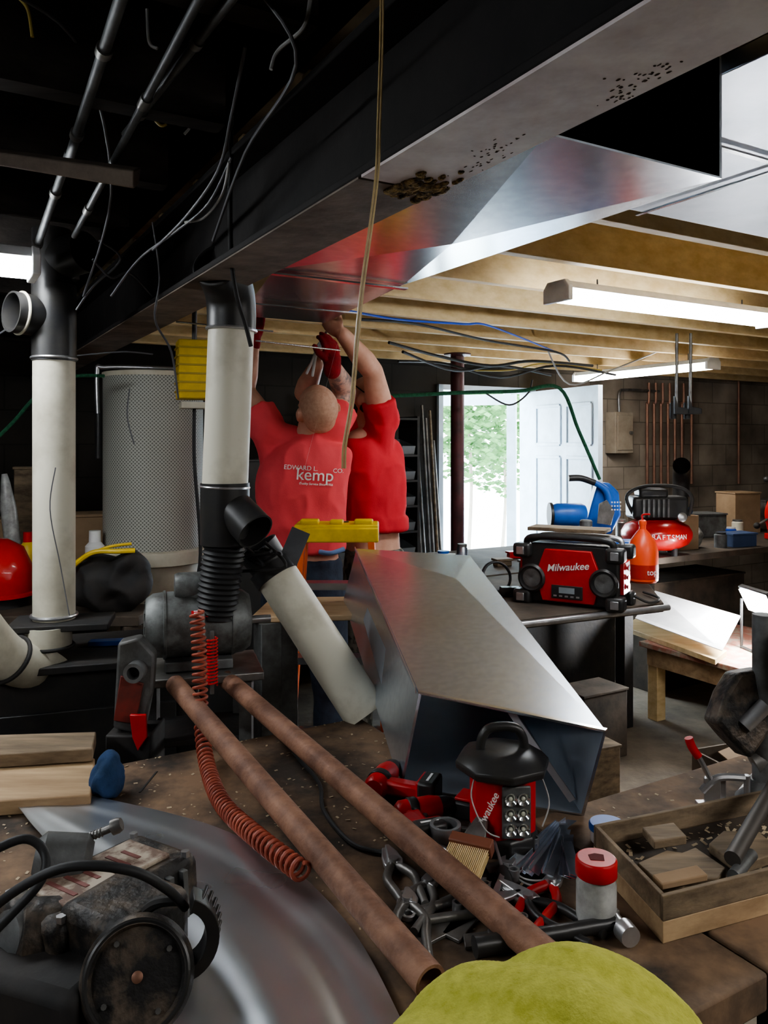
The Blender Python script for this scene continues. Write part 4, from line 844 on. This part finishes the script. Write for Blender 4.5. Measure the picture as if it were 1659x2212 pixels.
# ---------------------------------------------------------------- orange jug
o=T(1388,1256); rt=root('orange_jug',o,'orange plastic bottle with label and screw cap','bottle')
M=Fm(o,10); B(orange,M).lathe([(.066,0),(.075,.01),(.075,.15),(.062,.20),(.03,.245),(.016,.26),(.016,.285)],(0,0,0),(0,0,1),28).out('bottle',rt)
B(orange,M).lathe([(.019,.283),(.019,.30),(.010,.306)],(0,0,0),(0,0,1),16).out('cap',rt); B(red,M).tube([(0,0,.305),(0,0,.33),(.03,-.02,.335)],.005).out('pump',rt)
B(mat('label_red',(.45,.03,.02),.5),M).lathe([(.0762,.02),(.0762,.09)],(0,0,0),(0,0,1),28,False).out('label_band',rt)
text('top',.040,whitep,M@Vec((0.01,-.0775,.055)),M.to_3x3()@Vec((1,0,0)),(0,0,1),rt)
# ---------------------------------------------------------------- blue tool
base=Vec((P(1265,1200,4.3).x,4.3,.92)); base=L(base.dot(D1),min(base.dot(D2),3.27)-.18,.92); rt=root('blue_bandsaw',base,'blue portable power saw with black handle','power saw'); cY=base.y
bx=lambda u,v,dy=0.: P(u,v,cY+dy)
B(plyold).box(base+UP*.06,(.3,.2,.12),RM.to_3x3()).out('mounting_block',rt)
B(blue).prism([(-.04,-.10),(.10,-.12),(.15,-.02),(.14,.10),(.09,.15),(.03,.15),(.0,.05)],bx(1280,1105),(1,0,0),(0,0,1),-.09).out('housing',rt,bev=.012)
B(steeld).prism([(.01,-.06),(.08,-.07),(.10,.0),(.06,.06),(.02,.04)],bx(1285,1105,-.092),(1,0,0),(0,0,1),.006).out('vent_plate',rt,bev=.002)
B(blue).lathe([(.0,0),(.05,.005),(.06,.03),(.06,.16),(.05,.18)],bx(1190,1112),(1,.1,0),28).out('motor',rt)
B(blackp).tube([bx(1228,1033,-.02),bx(1255,1033,-.02),bx(1285,1043,-.02)],.017,12).out('handle',rt)
B(blue).tube([bx(1280,1040,-.02),bx(1310,1060,-.02),bx(1318,1090,-.02)],(.014,.026),12).out('arm',rt)
q=B(whitep)
for i in range(4):
    for k_ in range(3): q.box(bx(1322+i*6,1085+k_*8,-.10),(.007,.004,.007))
q.out('dot_print',rt)
B(blackp).cyl(bx(1186,1112,-.0),bx(1192,1112,-.0),.064,n=28).out('end_cap',rt)
B(blue).box(base+UP*.15,(.26,.14,.06)).out('base_shoe',rt,bev=.004)
o=P(1266,1160,3.85); o=Vec((o.x,3.85,.92)); rt=root('thermos',o,'brushed steel thermos flask with grey cap','flask')
B(steel).lathe([(.034,0),(.036,.005),(.036,.26),(.028,.285)],o,UP,24).out('body',rt); B(castg).lathe([(.03,.285),(.03,.31),(.024,.316)],o,UP,20).out('cap',rt)
# ---------------------------------------------------------------- compressor
o=Vec((P(1418,1150,4.95).x,4.95,.92)); rt=root('air_compressor',o,'red pancake air compressor with black motor','compressor')
B(redp).lathe([(.0,.03),(.12,.035),(.19,.07),(.212,.11),(.212,.14),(.19,.18),(.12,.215),(.0,.22)],o,UP,40).out('tank',rt)
for i in range(4): t=i*math.pi/2+.6; B(blackm).cyl(o+Vec((.13*math.cos(t),.13*math.sin(t),0)),o+Vec((.13*math.cos(t),.13*math.sin(t),.07)),.018,n=12).out('foot',rt)
B(blackp).box(o+Vec((0,0,.29)),(.34,.18,.14)).box(o+Vec((-.04,-.02,.38)),(.18,.13,.06)).out('motor_shroud',rt,bev=.02)
for i in range(6): B(castg).box(o+Vec((-.11+i*.03,-.095,.29)),(.012,.012,.11)).out('cooling_fin',rt)
B(blackm).tube([o+Vec((-.16,-.05,.25)),o+Vec((-.2,-.05,.36)),o+Vec((-.1,-.05,.42)),o+Vec((.1,-.05,.42)),o+Vec((.2,-.05,.36)),o+Vec((.18,-.05,.24))],.011,10).out('carry_handle',rt)
B(steel).lathe([(.0,0),(.028,.0),(.028,.018),(.02,.022)],o+Vec((.1,-.15,.24)),(0,-1,.2),18).out('gauge',rt)
for i,ch in enumerate('CRAFTSMAN'):
    t=math.radians(-90+(i-4)*7.6); text(ch,.042,whitep,o+Vec((.2135*math.cos(t),.2135*math.sin(t),.125)),(-math.sin(t),math.cos(t),0),(0,0,1),rt)
o=Vec((P(1640,1150,4.6).x,4.62,.92)); o=L(o.dot(D1)+.06,3.55,.92)
lb=B(card,Fm(o,25)).box((0,0,.11),(.22,.18,.22)).out('cardboard_box',label='cardboard box with yellow label on the bench',cat='box',bev=.003)
B(yellow,Fm(o,25)).box((-.03,-.0915,.10),(.12,.002,.09)).out('yellow_label',lb)
text('0029000',.02,blackm,Fm(o,25)@Vec((-.03,-.0935,.085)),Fm(o,25).to_3x3()@Vec((1,0,0)),(0,0,1),lb)
B(bluebag).ball(o+UP*.245,(.1,.08,.03)).out('blue_rag',label='crumpled blue rag on top of the box',cat='rag',rem=(.008,1),wr=(.012,14,14,14))
o=L(5.35,3.5,.92); rt=root('pipe_vise',o,'red pipe vise with black crank handles','vise')
B(redp).tube([o+Vec((-.1,0,.03)),o+Vec((-.13,0,.2)),o+Vec((-.06,0,.33)),o+Vec((.06,0,.33)),o+Vec((.12,0,.2)),o+Vec((.1,0,.03))],.024,12).box(o+Vec((0,0,.02)),(.26,.12,.04)).out('yoke',rt,bev=.003)
B(steeld).cyl(o+Vec((0,0,.15)),o+Vec((0,0,.45)),.014).tube([o+Vec((-.14,0,.43)),o+Vec((.14,0,.46))],.008).tube([o+Vec((-.22,-.02,.1)),o+Vec((-.05,0,.2))],.009).out('screw',rt)
for p in((-.14,0,.43),(.14,0,.46),(-.22,-.02,.1)): B(blackp).ball(o+Vec(p),.024).out('knob',rt)
def tub(o,w,d,h,m,lab,cat='box',rz=20,name='storage_box'):
    r=B(m,Fm(o,rz)).box((0,0,h/2),(w,d,h)).out(name,label=lab,cat=cat,bev=.004); B(m,Fm(o,rz)).box((0,0,h+.006),(w+.012,d+.012,.012)).out('lid',r,bev=.002); return r
cdb=mat('dark_blue_case',(.05,.08,.16),.6)
tub(L(4.72,3.44,.92),.20,.14,.08,cdb,'dark tool case on the wall bench')
tub(L(5.0,3.95,.92),.3,.2,.16,castg,'grey tool case against the wall')
tub(L(6.2,3.7,.92),.3,.22,.26,card,'cardboard carton on the wall bench')
tub(L(6.6,4.02,.92),.25,.20,.2,blackm,'black case on the wall bench')
tub(L(4.45,4.02,.92),.14,.12,.3,plyold,'upright plywood offcut box near the compressor')
tub(L(5.5,4.0,.92),.25,.2,.3,card,'tall cardboard carton by the block wall')
tub(L(5.95,4.05,.92),.22,.16,.22,steeld,'dented metal ammo-style box on the bench')
for (a_,b_,r0,h0,m1,m2,lab) in((4.28,4.05,.04,.15,steeld,steel,'dull metal can by the compressor'),(4.62,3.75,.03,.17,white,redp,'white squeeze bottle with red cap'),(4.9,3.62,.035,.10,blued,white,'small blue tin with white lid'),(5.15,3.75,.04,.13,cream,steeld,'cream tin on the wall bench'),(5.75,3.75,.045,.16,redp,steeld,'red can on the wall bench'),(6.0,3.45,.04,.12,yellow,blackp,'yellow tub with black lid'),(4.55,3.44,.04,.10,castg,blackp,'small grey pot on the wall bench'),(3.2,3.5,.035,.14,steeld,blackp,'dark oil can behind the radio')):
    o=L(a_,b_,.92); rt=root('shop_can',o,lab,'can'); B(m1).lathe([(r0,0),(r0,h0*.85),(r0*.8,h0*.9)],o,UP,20).out('can_body',rt); B(m2).lathe([(r0*.85,h0*.9),(r0*.85,h0)],o,UP,20).out('lid',rt)
o=L(4.75,3.92,.92)
B(blackp).tube([o+Vec((0,0,.3)),o+Vec((0,0,.42)),o+Vec((-.02,-.06,.5)),o+Vec((-.05,-.14,.53))],.06,20,cap=False).cyl(o,o+UP*.3,.05).out('black_elbow_pipe',label='black plastic elbow pipe standing on the bench',cat='pipe')
o=L(4.36,3.56,.92); B(mat('clear_bag',(.30,.29,.26),.3,0,(.10,.095,.085),14)).ball(o+UP*.05,(.09,.07,.05)).ball(o+Vec((.05,0,.08)),(.05,.05,.05)).out('plastic_bag',label='crumpled grey plastic bag on the wall bench',cat='bag',rem=(.008,1),wr=(.015,14,14,14))
# clutter around the radio
for (u,v,w_,d_,h_,m_,lab) in((1150,1235,.12,.08,.05,castg,'small grey parts box behind the radio'),(1085,1222,.09,.06,.03,plyold,'small wooden block on the bench'),(1330,1218,.10,.07,.09,blackm,'black plastic case beside the orange bottle'),(1120,1205,.14,.04,.03,redp,'red tool tray on the bench')):
    o=T(u,v); tub(o,w_,d_,h_,m_,lab)
o=T(1085,1285); q=B(blackrub)
for i in range(3): q.torus(o+Vec((-.02,.03+.01*i,.075)),(.3,-1,.25+.1*i),.068,.005,28,8)
q.tube([o+Vec((.04,0,.02)),o+Vec((.08,-.04,.012)),o+Vec((.02,-.06,.012))],.006); rt=q.out('extension_cord',label='black coiled extension cord beside the radio',cat='cord'); B(blackp).box(o+Vec((.03,-.03,.022)),(.09,.05,.04)).out('plug_block',rt,bev=.006)
for(u,v,Y,r,h,m,cm,lab) in((969,1190,4.3,.035,.10,white,blue,'white plastic jar with pale blue lid'),(945,1190,4.5,.02,.08,blued,white,'small blue bottle with white cap'),(1000,1190,4.4,.03,.13,galv2,steeld,'dull metal can on the bench')):
    o=P(u,v,Y); o=L(o.dot(D1),3.6,.92); rt=root('jar',o,lab,'jar'); B(m).lathe([(r,0),(r,h*.8),(r*.8,h*.88)],o,UP,20).out('jar_body',rt); B(cm).lathe([(r*.9,h*.88),(r*.9,h)],o,UP,20).out('lid',rt)
for i,u in enumerate((1398,1413,1428,1443,1458,1473,1494,1596)):
    z0=WL(u,1045,.05); z1=WL(u,875 if u<1480 else 800,.05)
    q=B(copper); q.cyl(z0,z1,.014,n=12)
    if u<1480: q.tube([z1,z1+UP*.02,z1+Vec((0,0,.03))-D2*.02,z1+Vec((0,0,.20))-D2*.02],.013,8)
    q.out('copper_pipe',label='tarnished vertical copper pipe on the block wall',cat='pipe',group='copper pipes on the wall')
q=B(mat('box_tan',(.36,.30,.23),.6,0,(.24,.19,.14),6)); c=WL(1338,935,.07); q.box(c,(.22,.12,.36),RM.to_3x3()); rt=q.out('electrical_box',label='old tan electrical box on the block wall',cat='electrical box',bev=.006)
B(MC['box_tan']).box(c-D2*.065,(.18,.01,.3),RM.to_3x3()).out('cover',rt,bev=.003); B(steeld).cyl(c-D2*.07+D1*.06,c-D2*.09+D1*.06,.015).out('knob',rt)
B(steeld).tube([c+UP*.18,c+UP*.35,c+UP*.38+D1*.1,c+UP*.38+D1*.5],.012).out('conduit',rt)
for u in(1462,1492):
    c=P(u,800,4.3); rt=root('pipe_clamp',P(u,895,4.3),'black bar clamp hanging from the joists','clamp','bar clamps hanging from joists')
    B(steeld).cyl(P(u,895,4.3),Vec((c.x,c.y,2.2)),.008,n=10).out('bar',rt); B(blackm).prism([(-.02,0),(.05,.0),(.05,.03),(.0,.04),(-.02,.1)],P(u,895,4.28),(1,0,0),(0,0,1),.03).out('jaw',rt,bev=.004); B(blackm).cyl(P(u-8,905,4.3),P(u-8,870,4.3),.017).out('grip',rt)
c=P(988,960,5.27); B(purpost).cyl((c.x,c.y,0),(c.x,c.y,2.2),.045,n=28).lathe([(.09,0),(.09,.01),(.05,.02)],(c.x,c.y,0),UP,24).lathe([(.05,2.18),(.09,2.19),(.09,2.2)],(c.x,c.y,0),UP,24).out('support_post',label='maroon steel support post beside the doorway',cat='post')
aa=2.72
rt=root('bin_shelf',L(aa,WB-.16,0),'dark shelving unit holding rows of small parts bins','shelf')
for x in(-.33,.33): B(blackm,RM).box((aa+x,WB-.16,.9),(.02,.26,1.8)).out('upright',rt)
for z in(.3,.62,.80,.98,1.16,1.34,1.52,1.78): B(blackm,RM).box((aa,WB-.16,z),(.64,.26,.015)).out('shelf_board',rt)
bn=mat('bin_grey',(.16,.17,.18),.5)
for z in(.62,.80,.98,1.16,1.34,1.52):
    for i in range(5):
        c_=Vec((aa-.25+i*.125,WB-.17,z+.009)); q=B(bn if random.random()<.8 else cream,RM)
        q.add([c_+Vec(v) for v in((-.055,-.1,0),(.055,-.1,0),(.055,.1,0),(-.055,.1,0),(-.055,-.12,.06),(.055,-.12,.06),(.055,.1,.11),(-.055,.1,.11))],[(0,1,2,3),(0,1,5,4),(1,2,6,5),(2,3,7,6),(3,0,4,7)])
        q.out('parts_bin',label='small grey open-front parts bin',cat='bin',group='parts bins on the shelf')
for i in range(7):
    a_=3.12+i*.035; B(random.choice([steeld,plyold,copper,steeld])).cyl(L(a_,WB-.25,.001),L(a_+.02,WB-.03,1.5+random.random()*.4),.010,n=8).out('long_stock',label='long thin rod leaning against the wall',cat='rod',group='rods leaning on the wall')
tub(L(.35,4.7,0),.5,.4,1.3,blackm,'dark cabinet against the block wall',cat='cabinet',name='cabinet',rz=30)
tub(L(1.6,4.6,0),.5,.4,1.5,mat('grey_cab',(.06,.06,.06),.6),'tall dusty grey cabinet by the wall',cat='cabinet',name='cabinet',rz=30)
# side bench clutter
o=Vec((P(-10,1240,3.3).x,3.32,.93)); rt=root('red_bucket',o,'red plastic hard hat shaped tub on the side bench','bucket')
B(redp).lathe([(.13,0),(.14,.02),(.135,.12),(.10,.20),(.04,.235),(.0,.24)],o+UP*.04,UP,32).out('shell',rt); B(redp).lathe([(.14,.0),(.155,.004),(.155,.014),(.14,.018)],o+UP*.04,UP,32,True).out('rim',rt); B(blackm).cyl(o,o+UP*.04,.12).out('base_ring',rt)
def can(u,Y,r,h,m,cm,lab):
    o=Vec((P(u,960,Y).x,Y,.93)); rt=root('spray_can',o,lab,'can'); B(m).lathe([(r,0),(r,h*.78),(r*.6,h*.84)],o,UP,20).out('can_body',rt); B(cm).lathe([(r*.62,h*.84),(r*.6,h)],o,UP,16).out('cap',rt)
can(60,3.55,.032,.28,yellow,red,'yellow spray can with red cap on the side bench'); can(86,3.7,.03,.24,white,blackp,'white spray can on the side bench'); can(205,3.42,.04,.30,white,white,'white spray can with white cap beside the collector')
tub(Vec((P(160,960,3.8).x,3.8,.93)),.26,.20,.33,card,'brown cardboard box on the side bench')
tub(Vec((P(-25,960,3.9).x,3.85,.93)),.22,.16,.30,card,'cardboard carton at the end of the side bench')
tub(Vec((P(66,960,3.9).x,3.90,.93)),.14,.10,.55,plyold,'stacked wooden drawer box on the side bench')
o=P(40,960,3.62); rt=root('clear_bottle',Vec((o.x,o.y,.93)),'tall clear plastic wrapped stick on the bench','bottle'); B(jarp).lathe([(.035,0),(.035,.38),(.02,.50),(.012,.54)],(o.x,o.y,.93),Vec((-.12,0,1)),16).out('sleeve',rt)
o=Vec((P(226,1220,3.15).x,3.2,.93)); rt=root('tool_bag',o,'black tool bag with yellow trim slumped on the bench','bag')
q=B(blackm); q.ball(o+UP*.11,(.16,.09,.11)); q.ball(o+Vec((.07,0,.17)),(.08,.07,.07)); q.out('bag_body',rt,rem=(.01,2),wr=(.02,7,7,7))
B(yellow).tube([o+Vec((-.13,-.08,.18)),o+Vec((-.04,-.08,.245)),o+Vec((.06,-.07,.25)),o+Vec((.12,-.05,.25))],.010,8).out('yellow_trim',rt); B(yellow).tube([o+Vec((-.12,-.04,.20)),o+Vec((0,-.05,.26)),o+Vec((.1,-.03,.275))],.006,8).out('yellow_trim',rt)
rt=root('machine_cabinet',Vec((-.86,2.27,0)),'black steel machine cabinet under the upright pipe','machine')
M=Fm((-.86,2.27,0),18); B(blackm,M).box((0,0,.5),(.62,.34,1.0)).out('cabinet_body',rt,bev=.008); B(blackp,M).box((0,-.175,.55),(.5,.012,.7)).out('door_panel',rt,bev=.003); B(blackm,M).box((0,0,1.01),(.66,.38,.02)).out('top_plate',rt,bev=.003)
B(blackp,M).box((-.1,-.19,.8),(.1,.02,.02)).out('pull',rt,bev=.003)
B(blue,Fm(Vec((-.80,2.3,1.0205)),10)).box((0,0,.008),(.10,.04,.014)).out('blue_folder',label='small blue binder lying on the machine cabinet',cat='binder',bev=.003)
B(white,Fm(Vec((-.97,2.22,1.0205)),-10)).box((0,0,.0015),(.1,.08,.002)).out('paper_note',label='folded white paper on the machine cabinet',cat='paper')
o=[T(-80,1770),T(196,1752),T(205,1668),T(-80,1690)]
B(ply).hexa([p+UP*.001 for p in o]+[p+UP*.030 for p in o]).out('wood_board',label='thick pale wooden board on the bench',cat='board',bev=.003)
o=[T(-90,1700),T(200,1680),T(208,1640),T(-90,1650)]
B(plyold).hexa([p+UP*.032 for p in o]+[p+UP*.060 for p in o]).out('wood_board',label='darker wooden board stacked on another board',cat='board',bev=.003)
o=T(232,1722); q=B(bluebag); q.ball(o+UP*.035,(.028,.035,.036)); q.ball(o+Vec((.0,0,.065)),(.018,.025,.02)); q.out('blue_pouch',label='small dark blue cloth pouch beside the boards',cat='pouch',rem=(.004,2),wr=(.006,25,25,14))
# ---------------------------------------------------------------- foreground machine
rt=root('bench_machine',Vec((-.30,.95,.935)),'grimy bench saw motor with black round housing','power tool')
M=Fm(P(195,1955,.98),-36,0,-4)
B(grime,M).box((-.02,.03,-.02),(.13,.21,.08)).out('gear_case',rt,bev=.012)
B(mat('grimy_plate',(.46,.39,.31),.6,0,(.16,.10,.075),24,lo=.42,hi=.56),M).box((-.02,.03,.0225),(.085,.15,.006)).out('name_plate',rt,'dirty beige nameplate',bev=.002)
q=B(mat('print_dark',(.20,.07,.06),.6),M)
for i in range(6): q.box((-.02,-.025+i*.02,.0260),(.06-.012*(i%3),.006,.0008))
q.out('plate_print',rt)
for (x_,y_) in((-.075,-.06),(.035,-.06),(-.075,.12),(.035,.12)): B(steel,M).cyl((x_,y_,.016),(x_,y_,.025),.006,n=6).out('bolt_head',rt)
for i in range(8): B(castg,M).box((.048,-.05+i*.022,-.02),(.012,.008,.06)).out('cooling_fin',rt,bev=.001)
B(castg,M).lathe([(.022,0),(.026,.006),(.026,.02),(.018,.024)],(-.02,-.075,.0),(0,-1,.2),24).out('bearing_boss',rt)
c=P(297,2110,.86); axd=Vec((.18,-.80,.42)).normalized()
B(grime).lathe([(.048,-.08),(.055,-.065),(.060,-.01),(.060,.0),(.056,.008),(.050,.009),(.047,.003),(.0,.003)],c,axd,48).out('round_cover',rt)
B(blackp).torus(c+axd*.006,axd,.053,.0035,48).out('cover_rim',rt)
B(copper).lathe([(.006,.003),(.006,.005),(.003,.0065)],c,axd,16).out('center_bolt',rt)
x,y,d=fr(axd)
for i in range(4): t=i*1.57+.6; B(steeld).cyl(c+x*math.cos(t)*.040+y*math.sin(t)*.040+axd*.003,c+x*math.cos(t)*.040+y*math.sin(t)*.040+axd*.006,.003,n=8).out('cover_screw',rt)
B(grime).box(P(270,2000,.94),(.11,.11,.075),Rz(-30).to_3x3()).out('lower_housing',rt,bev=.014); B(blackm).box(P(110,2130,.92),(.18,.14,.10),Rz(-20).to_3x3()).out('motor_block',rt,bev=.014)
B(grime).lathe([(.03,0),(.042,.01),(.042,.09),(.03,.10)],P(30,2030,.93),Vec((1,.4,-.1)),28).out('motor_drum',rt)
q=B(blackp); cc=P(392,2000,.90); pl=[]
for i in range(15): t=math.radians(-75+i*10.5); pl.append((.040*math.cos(t),.046*math.sin(t)))
for i in range(15)[::-1]: t=math.radians(-75+i*10.5); pl.append((.026*math.cos(t),.032*math.sin(t)))
q.prism(pl,cc,(1,.3,0),(0,0,1),.03)
for i in range(12): t=math.radians(-70+i*11); q.box(cc+Vec((.041*math.cos(t),-.0,.047*math.sin(t))),(.004,.03,.004))
q.out('curved_handle',rt,bev=.001)
B(blackm).tube([P(300,1980,.92),P(340,1950,.90),P(392,1945,.90)],.006).out('handle_bracket',rt); B(blackm).tube([P(330,2060,.90),P(400,2050,.9)],.008).out('handle_bracket',rt)
p0=P(120,1838,1.05); dv=(P(262,1780,1.06)-p0); q=B(steeld); q.lathe([(.005,0),(.005,.075),(.010,.077),(.010,.085),(.008,.090)],p0,dv,16); dv.normalize()
for i in range(14): q.torus(p0+dv*(.004+i*.0045),dv,.0052,.0010,14,5)
q.out('threaded_rod',rt)
B(castg).lathe([(.02,0),(.030,.01),(.030,.06),(.02,.07)],P(75,1850,1.02),Vec((1,.3,-.2)),24).out('motor_end',rt)
B(blackrub).tube([P(-60,2000,.85),P(40,1920,.84),P(150,1872,.84),P(280,1880,.85),P(360,1920,.87),P(400,1960,.9)],.0052,10).out('power_cable',rt)
B(blackrub).tube([P(-40,1850,.9),P(50,1812,.92),P(95,1840,.92),P(90,1900,.9),P(20,1980,.88),P(-40,2040,.86)],.0052,10).out('loop_cable',rt)
# ---------------------------------------------------------------- towel
q=B(lime)
tc=P(1190,2262,.855)
def tw(s_,t):
    th=s_*2*math.pi; ph=t*math.pi*.5
    rx,ry,rz_=.188,.105,.060
    x=rx*math.cos(th)*math.cos(ph); y=ry*math.sin(th)*math.cos(ph); z=rz_*math.sin(ph)**.75
    e=min(1,1.5*math.sin(ph)+.05)
    wr_=noise.noise(Vec((x*6,y*6,3)))*1.4
    k1_=math.sin((x*.35+y*1.2)*40+2.2*math.sin(x*10+.5)+wr_+.8); k2_=math.sin((x*.8-y*.7)*26+wr_*1.5)
    fo=(.0085*k1_-.004*abs(k1_)+.004*k2_)*e
    fz=.0008*noise.noise(Vec((x*330,y*330,z*330)))
    n_=Vec((math.cos(th)*math.cos(ph)*.3,math.sin(th)*math.cos(ph)*.3,.7+math.sin(ph))).normalized()
    p=Vec((tc.x+x,tc.y+y,.960+z-.022*(x/rx)**2+.009*math.sin(x*16+1)))+n_*(fo+fz); p.z=max(p.z,.9215); return p
q.grid(tw,460,180); q.out('towel',label='fuzzy lime green towel bunched on the bench',cat='towel',ang=180)
# ---------------------------------------------------------------- cords, wires, rope
def cord(pts,r,m,lab,cat='cord',name='hanging_cord',n=8): return B(m).tube(pts,r,n).out(name,label=lab,cat=cat)
q=B(cordc); cy=.97; pts=[P(822,-170,cy),P(822,60,cy),P(816,260,cy),P(812,370,cy),P(798,490,cy),P(780,620,cy),P(768,740,cy),P(757,870,cy),P(742,960,cy),P(740,1012,cy)]
q.tube(pts,.0014,8); q.tube([p+Vec((.0031,0,0)) for p in pts],.0014,8); q.out('hanging_cord',label='clear amber two-strand lamp cord hanging down',cat='cord')
cord([P(500,250,1.60),P(497,420,1.62),P(500,560,1.70),P(512,640,1.74),P(530,700,1.78),P(542,748,1.80)],.005,blackrub,'black cable hanging into the pipe elbow')
W_=[([(500,340,1.55),(450,440,1.65),(380,500,1.8),(300,560,1.95),(240,640,2.0)],wire),([(530,100,1.2),(500,250,1.35),(470,370,1.5),(400,470,1.7),(330,540,1.9)],wire),([(670,0,1.12),(655,60,1.12),(600,110,1.15),(585,150,1.15)],wirew),
 ([(318,20,1.4),(322,90,1.4),(340,105,1.4)],wirew),([(105,195,1.6),(130,215,1.6),(210,232,1.65),(240,240,1.65)],wirey),([(315,235,1.6),(345,270,1.6),(360,268,1.6)],wirey),([(395,250,1.6),(412,270,1.6),(398,290,1.6)],wirew),([(35,-10,1.3),(60,20,1.3),(70,80,1.3)],wirey),
 ([(330,480,2.0),(345,600,2.05),(335,690,2.1),(370,760,2.2),(385,860,2.3)],wire),([(20,-20,1.2),(180,120,1.4),(240,420,1.8),(180,640,2.1)],wire),([(560,-20,1.08),(640,140,1.12),(530,330,1.4),(460,520,1.7)],wire),([(495,350,1.5),(480,420,1.6),(440,470,1.7),(400,480,1.75)],wirew),
 ([(200,560,2.0),(240,600,2.05),(280,590,2.1),(330,640,2.2)],wire),([(215,520,2.0),(260,560,2.1),(200,620,2.1),(165,670,2.1)],wire),([(0,720,2.4),(60,690,2.4),(165,700,2.4)],wire),([(150,770,2.9),(260,760,3.0),(330,765,3.1)],wire),([(280,840,3.2),(275,900,3.2),(290,960,3.2)],wire)]
for i,(pp_,m_) in enumerate(W_): cord([P(*k) for k in pp_],.003,m_,{'grey_wire':'thin grey wire sagging under the dark joists','white_wire':'short pale wire end hanging from dark joists','yellow_wire':'short yellow cable stapled under the joists'}[m_.name],'wire','loose_wire')
cord([P(735,668,3.0),P(860,690,3.3),P(1000,700,3.6),P(1060,705,3.8),P(1200,760,4.6)],.005,blued,'blue cable running under the pine joists')
cord([P(780,690,3.2),P(900,700,3.4),P(1050,735,3.8),P(1200,760,4.2),P(1230,780,4.4)],.006,blackrub,'black cable sagging under the pine joists')
cord([P(840,740,4.3),P(950,770,4.6),P(1060,790,4.8),P(1150,780,4.9),P(1280,790,5.2)],.009,blackrub,'thick black cable along the far joists')
cord([P(870,760,4.5),P(980,800,4.9),P(1080,790,5.0),P(1190,810,5.3)],.009,blackrub,'second black cable along the far joists')
cord([P(860,780,4.6),P(960,785,4.9),P(1080,815,5.1),P(1200,790,5.2),P(1330,810,5.4)],.008,blackrub,'third black cable bundled along the far joists')
cord([P(1000,800,5.0),P(1100,800,5.2),P(1180,785,5.3),P(1300,800,5.4)],.005,wirey,'yellow cable along the far joists')
cord([P(1180,750,4.6),P(1230,830,4.8),P(1320,800,5.0),P(1420,760,5.2)],.005,wirew,'white cable drooping near the block wall')
cord([P(1050,850,5.2),P(1100,875,5.25),P(1140,850,5.3),P(1150,820,5.3)],.006,blackrub,'black cable loop hanging over the doorway')
cord([P(700,855,4.4),P(850,855,4.5),P(1000,848,4.6),P(1120,845,4.7),P(1208,838,4.8),P(1250,930,4.9),P(1295,1035,5.0)],.011,ropeg,'green rope strung across the workshop','rope','green_rope')
cord([P(-40,980,3.05),P(30,910,3.05),P(80,855,3.05),P(150,815,3.1),P(225,812,3.2)],.007,ropeg,'green rope strung along the dark wall','rope','green_rope')
cord([P(120,1010,2.12),P(108,1100,2.12),P(130,1220,2.13),P(150,1330,2.12)],.0016,wire,'thin wire clinging to the upright pipe')
cg=mat('conduit_grey',(.14,.145,.15),.5,.4,(.06,.06,.06),12)
def conduit(p,q_,r,lab):
    o=B(cg).cyl(p,q_,r,n=16).out('conduit_pipe',label=lab,cat='pipe')
    for t in(.3,.8): B(steeld).cyl(p.lerp(q_,t),p.lerp(q_,t+.03),r*1.4,n=16).out('coupling',o)
conduit(P(280,-60,1.00),P(150,340,1.60),.009,'grey metal conduit crossing under dark joists')
conduit(P(150,330,1.61),P(70,560,2.10),.009,'grey metal conduit descending toward the wall')
conduit(P(450,-40,1.02),P(160,510,2.00),.007,'long thin grey conduit under dark joists')
conduit(P(530,-40,1.02),P(270,290,1.50),.007,'second thin grey conduit under dark joists')
q=B(rustbeam); q.hexa([P(-80,345,1.5),P(290,408,1.5),P(300,398,1.56),P(-80,330,1.56),P(-80,318,1.5),P(290,368,1.5),P(305,362,1.56),P(-80,310,1.56)]); q.out('timber_brace',label='short rusty brown brace hanging under the joists',cat='brace',bev=.003)
# under-bench
tub(L(2.25,2.98,0),.35,.25,.5,blackm,'dark box stored under the bench',rz=30)
tub(L(2.98,3.02,0),.30,.2,.34,bench_d,'low dark wooden box stored under the bench',rz=30)
tub(L(2.62,2.72,0),.28,.2,.22,plyold,'small dusty wooden crate under the bench',rz=24)
tub(L(3.2,3.7,0),.9,.4,.80,blackm,'wide dark chest stored under the wall bench',rz=30)
tub(L(4.5,3.75,0),.9,.4,.70,bench_d,'dark wooden chest under the wall bench',rz=30)
B(plyold,RM).box((3.6,2.25,.02),(.7,.09,.038)).out('floor_board',label='long wooden board lying on the concrete floor',cat='board',bev=.003)
# ---------------------------------------------------------------- world, camera
w=bpy.data.worlds.new('World'); sc.world=w; w.use_nodes=True; bg=w.node_tree.nodes['Background']
sk=w.node_tree.nodes.new('ShaderNodeTexSky'); sk.sky_type='HOSEK_WILKIE'; sk.turbidity=6; sk.sun_direction=(.3,.4,.85)
mx=w.node_tree.nodes.new('ShaderNodeMix'); mx.data_type='RGBA'; mx.inputs[0].default_value=.75; mx.inputs[7].default_value=(.80,.93,1,1)
w.node_tree.links.new(sk.outputs[0],mx.inputs[6]); w.node_tree.links.new(mx.outputs[2],bg.inputs[0]); bg.inputs[1].default_value=17.
cd=bpy.data.cameras.new('camera'); cam=bpy.data.objects.new('camera',cd); sc.collection.objects.link(cam); sc.camera=cam
cam.location=(0,0,H); cam.rotation_euler=(math.radians(90),0,0); cd.sensor_width=36; cd.lens=36*F/2212; cd.shift_y=-(1106-HV)/2212; cd.clip_start=.02; cd.clip_end=100
sc.view_settings.view_transform='AgX'; sc.view_settings.look='AgX - Medium High Contrast'; sc.view_settings.exposure=.7
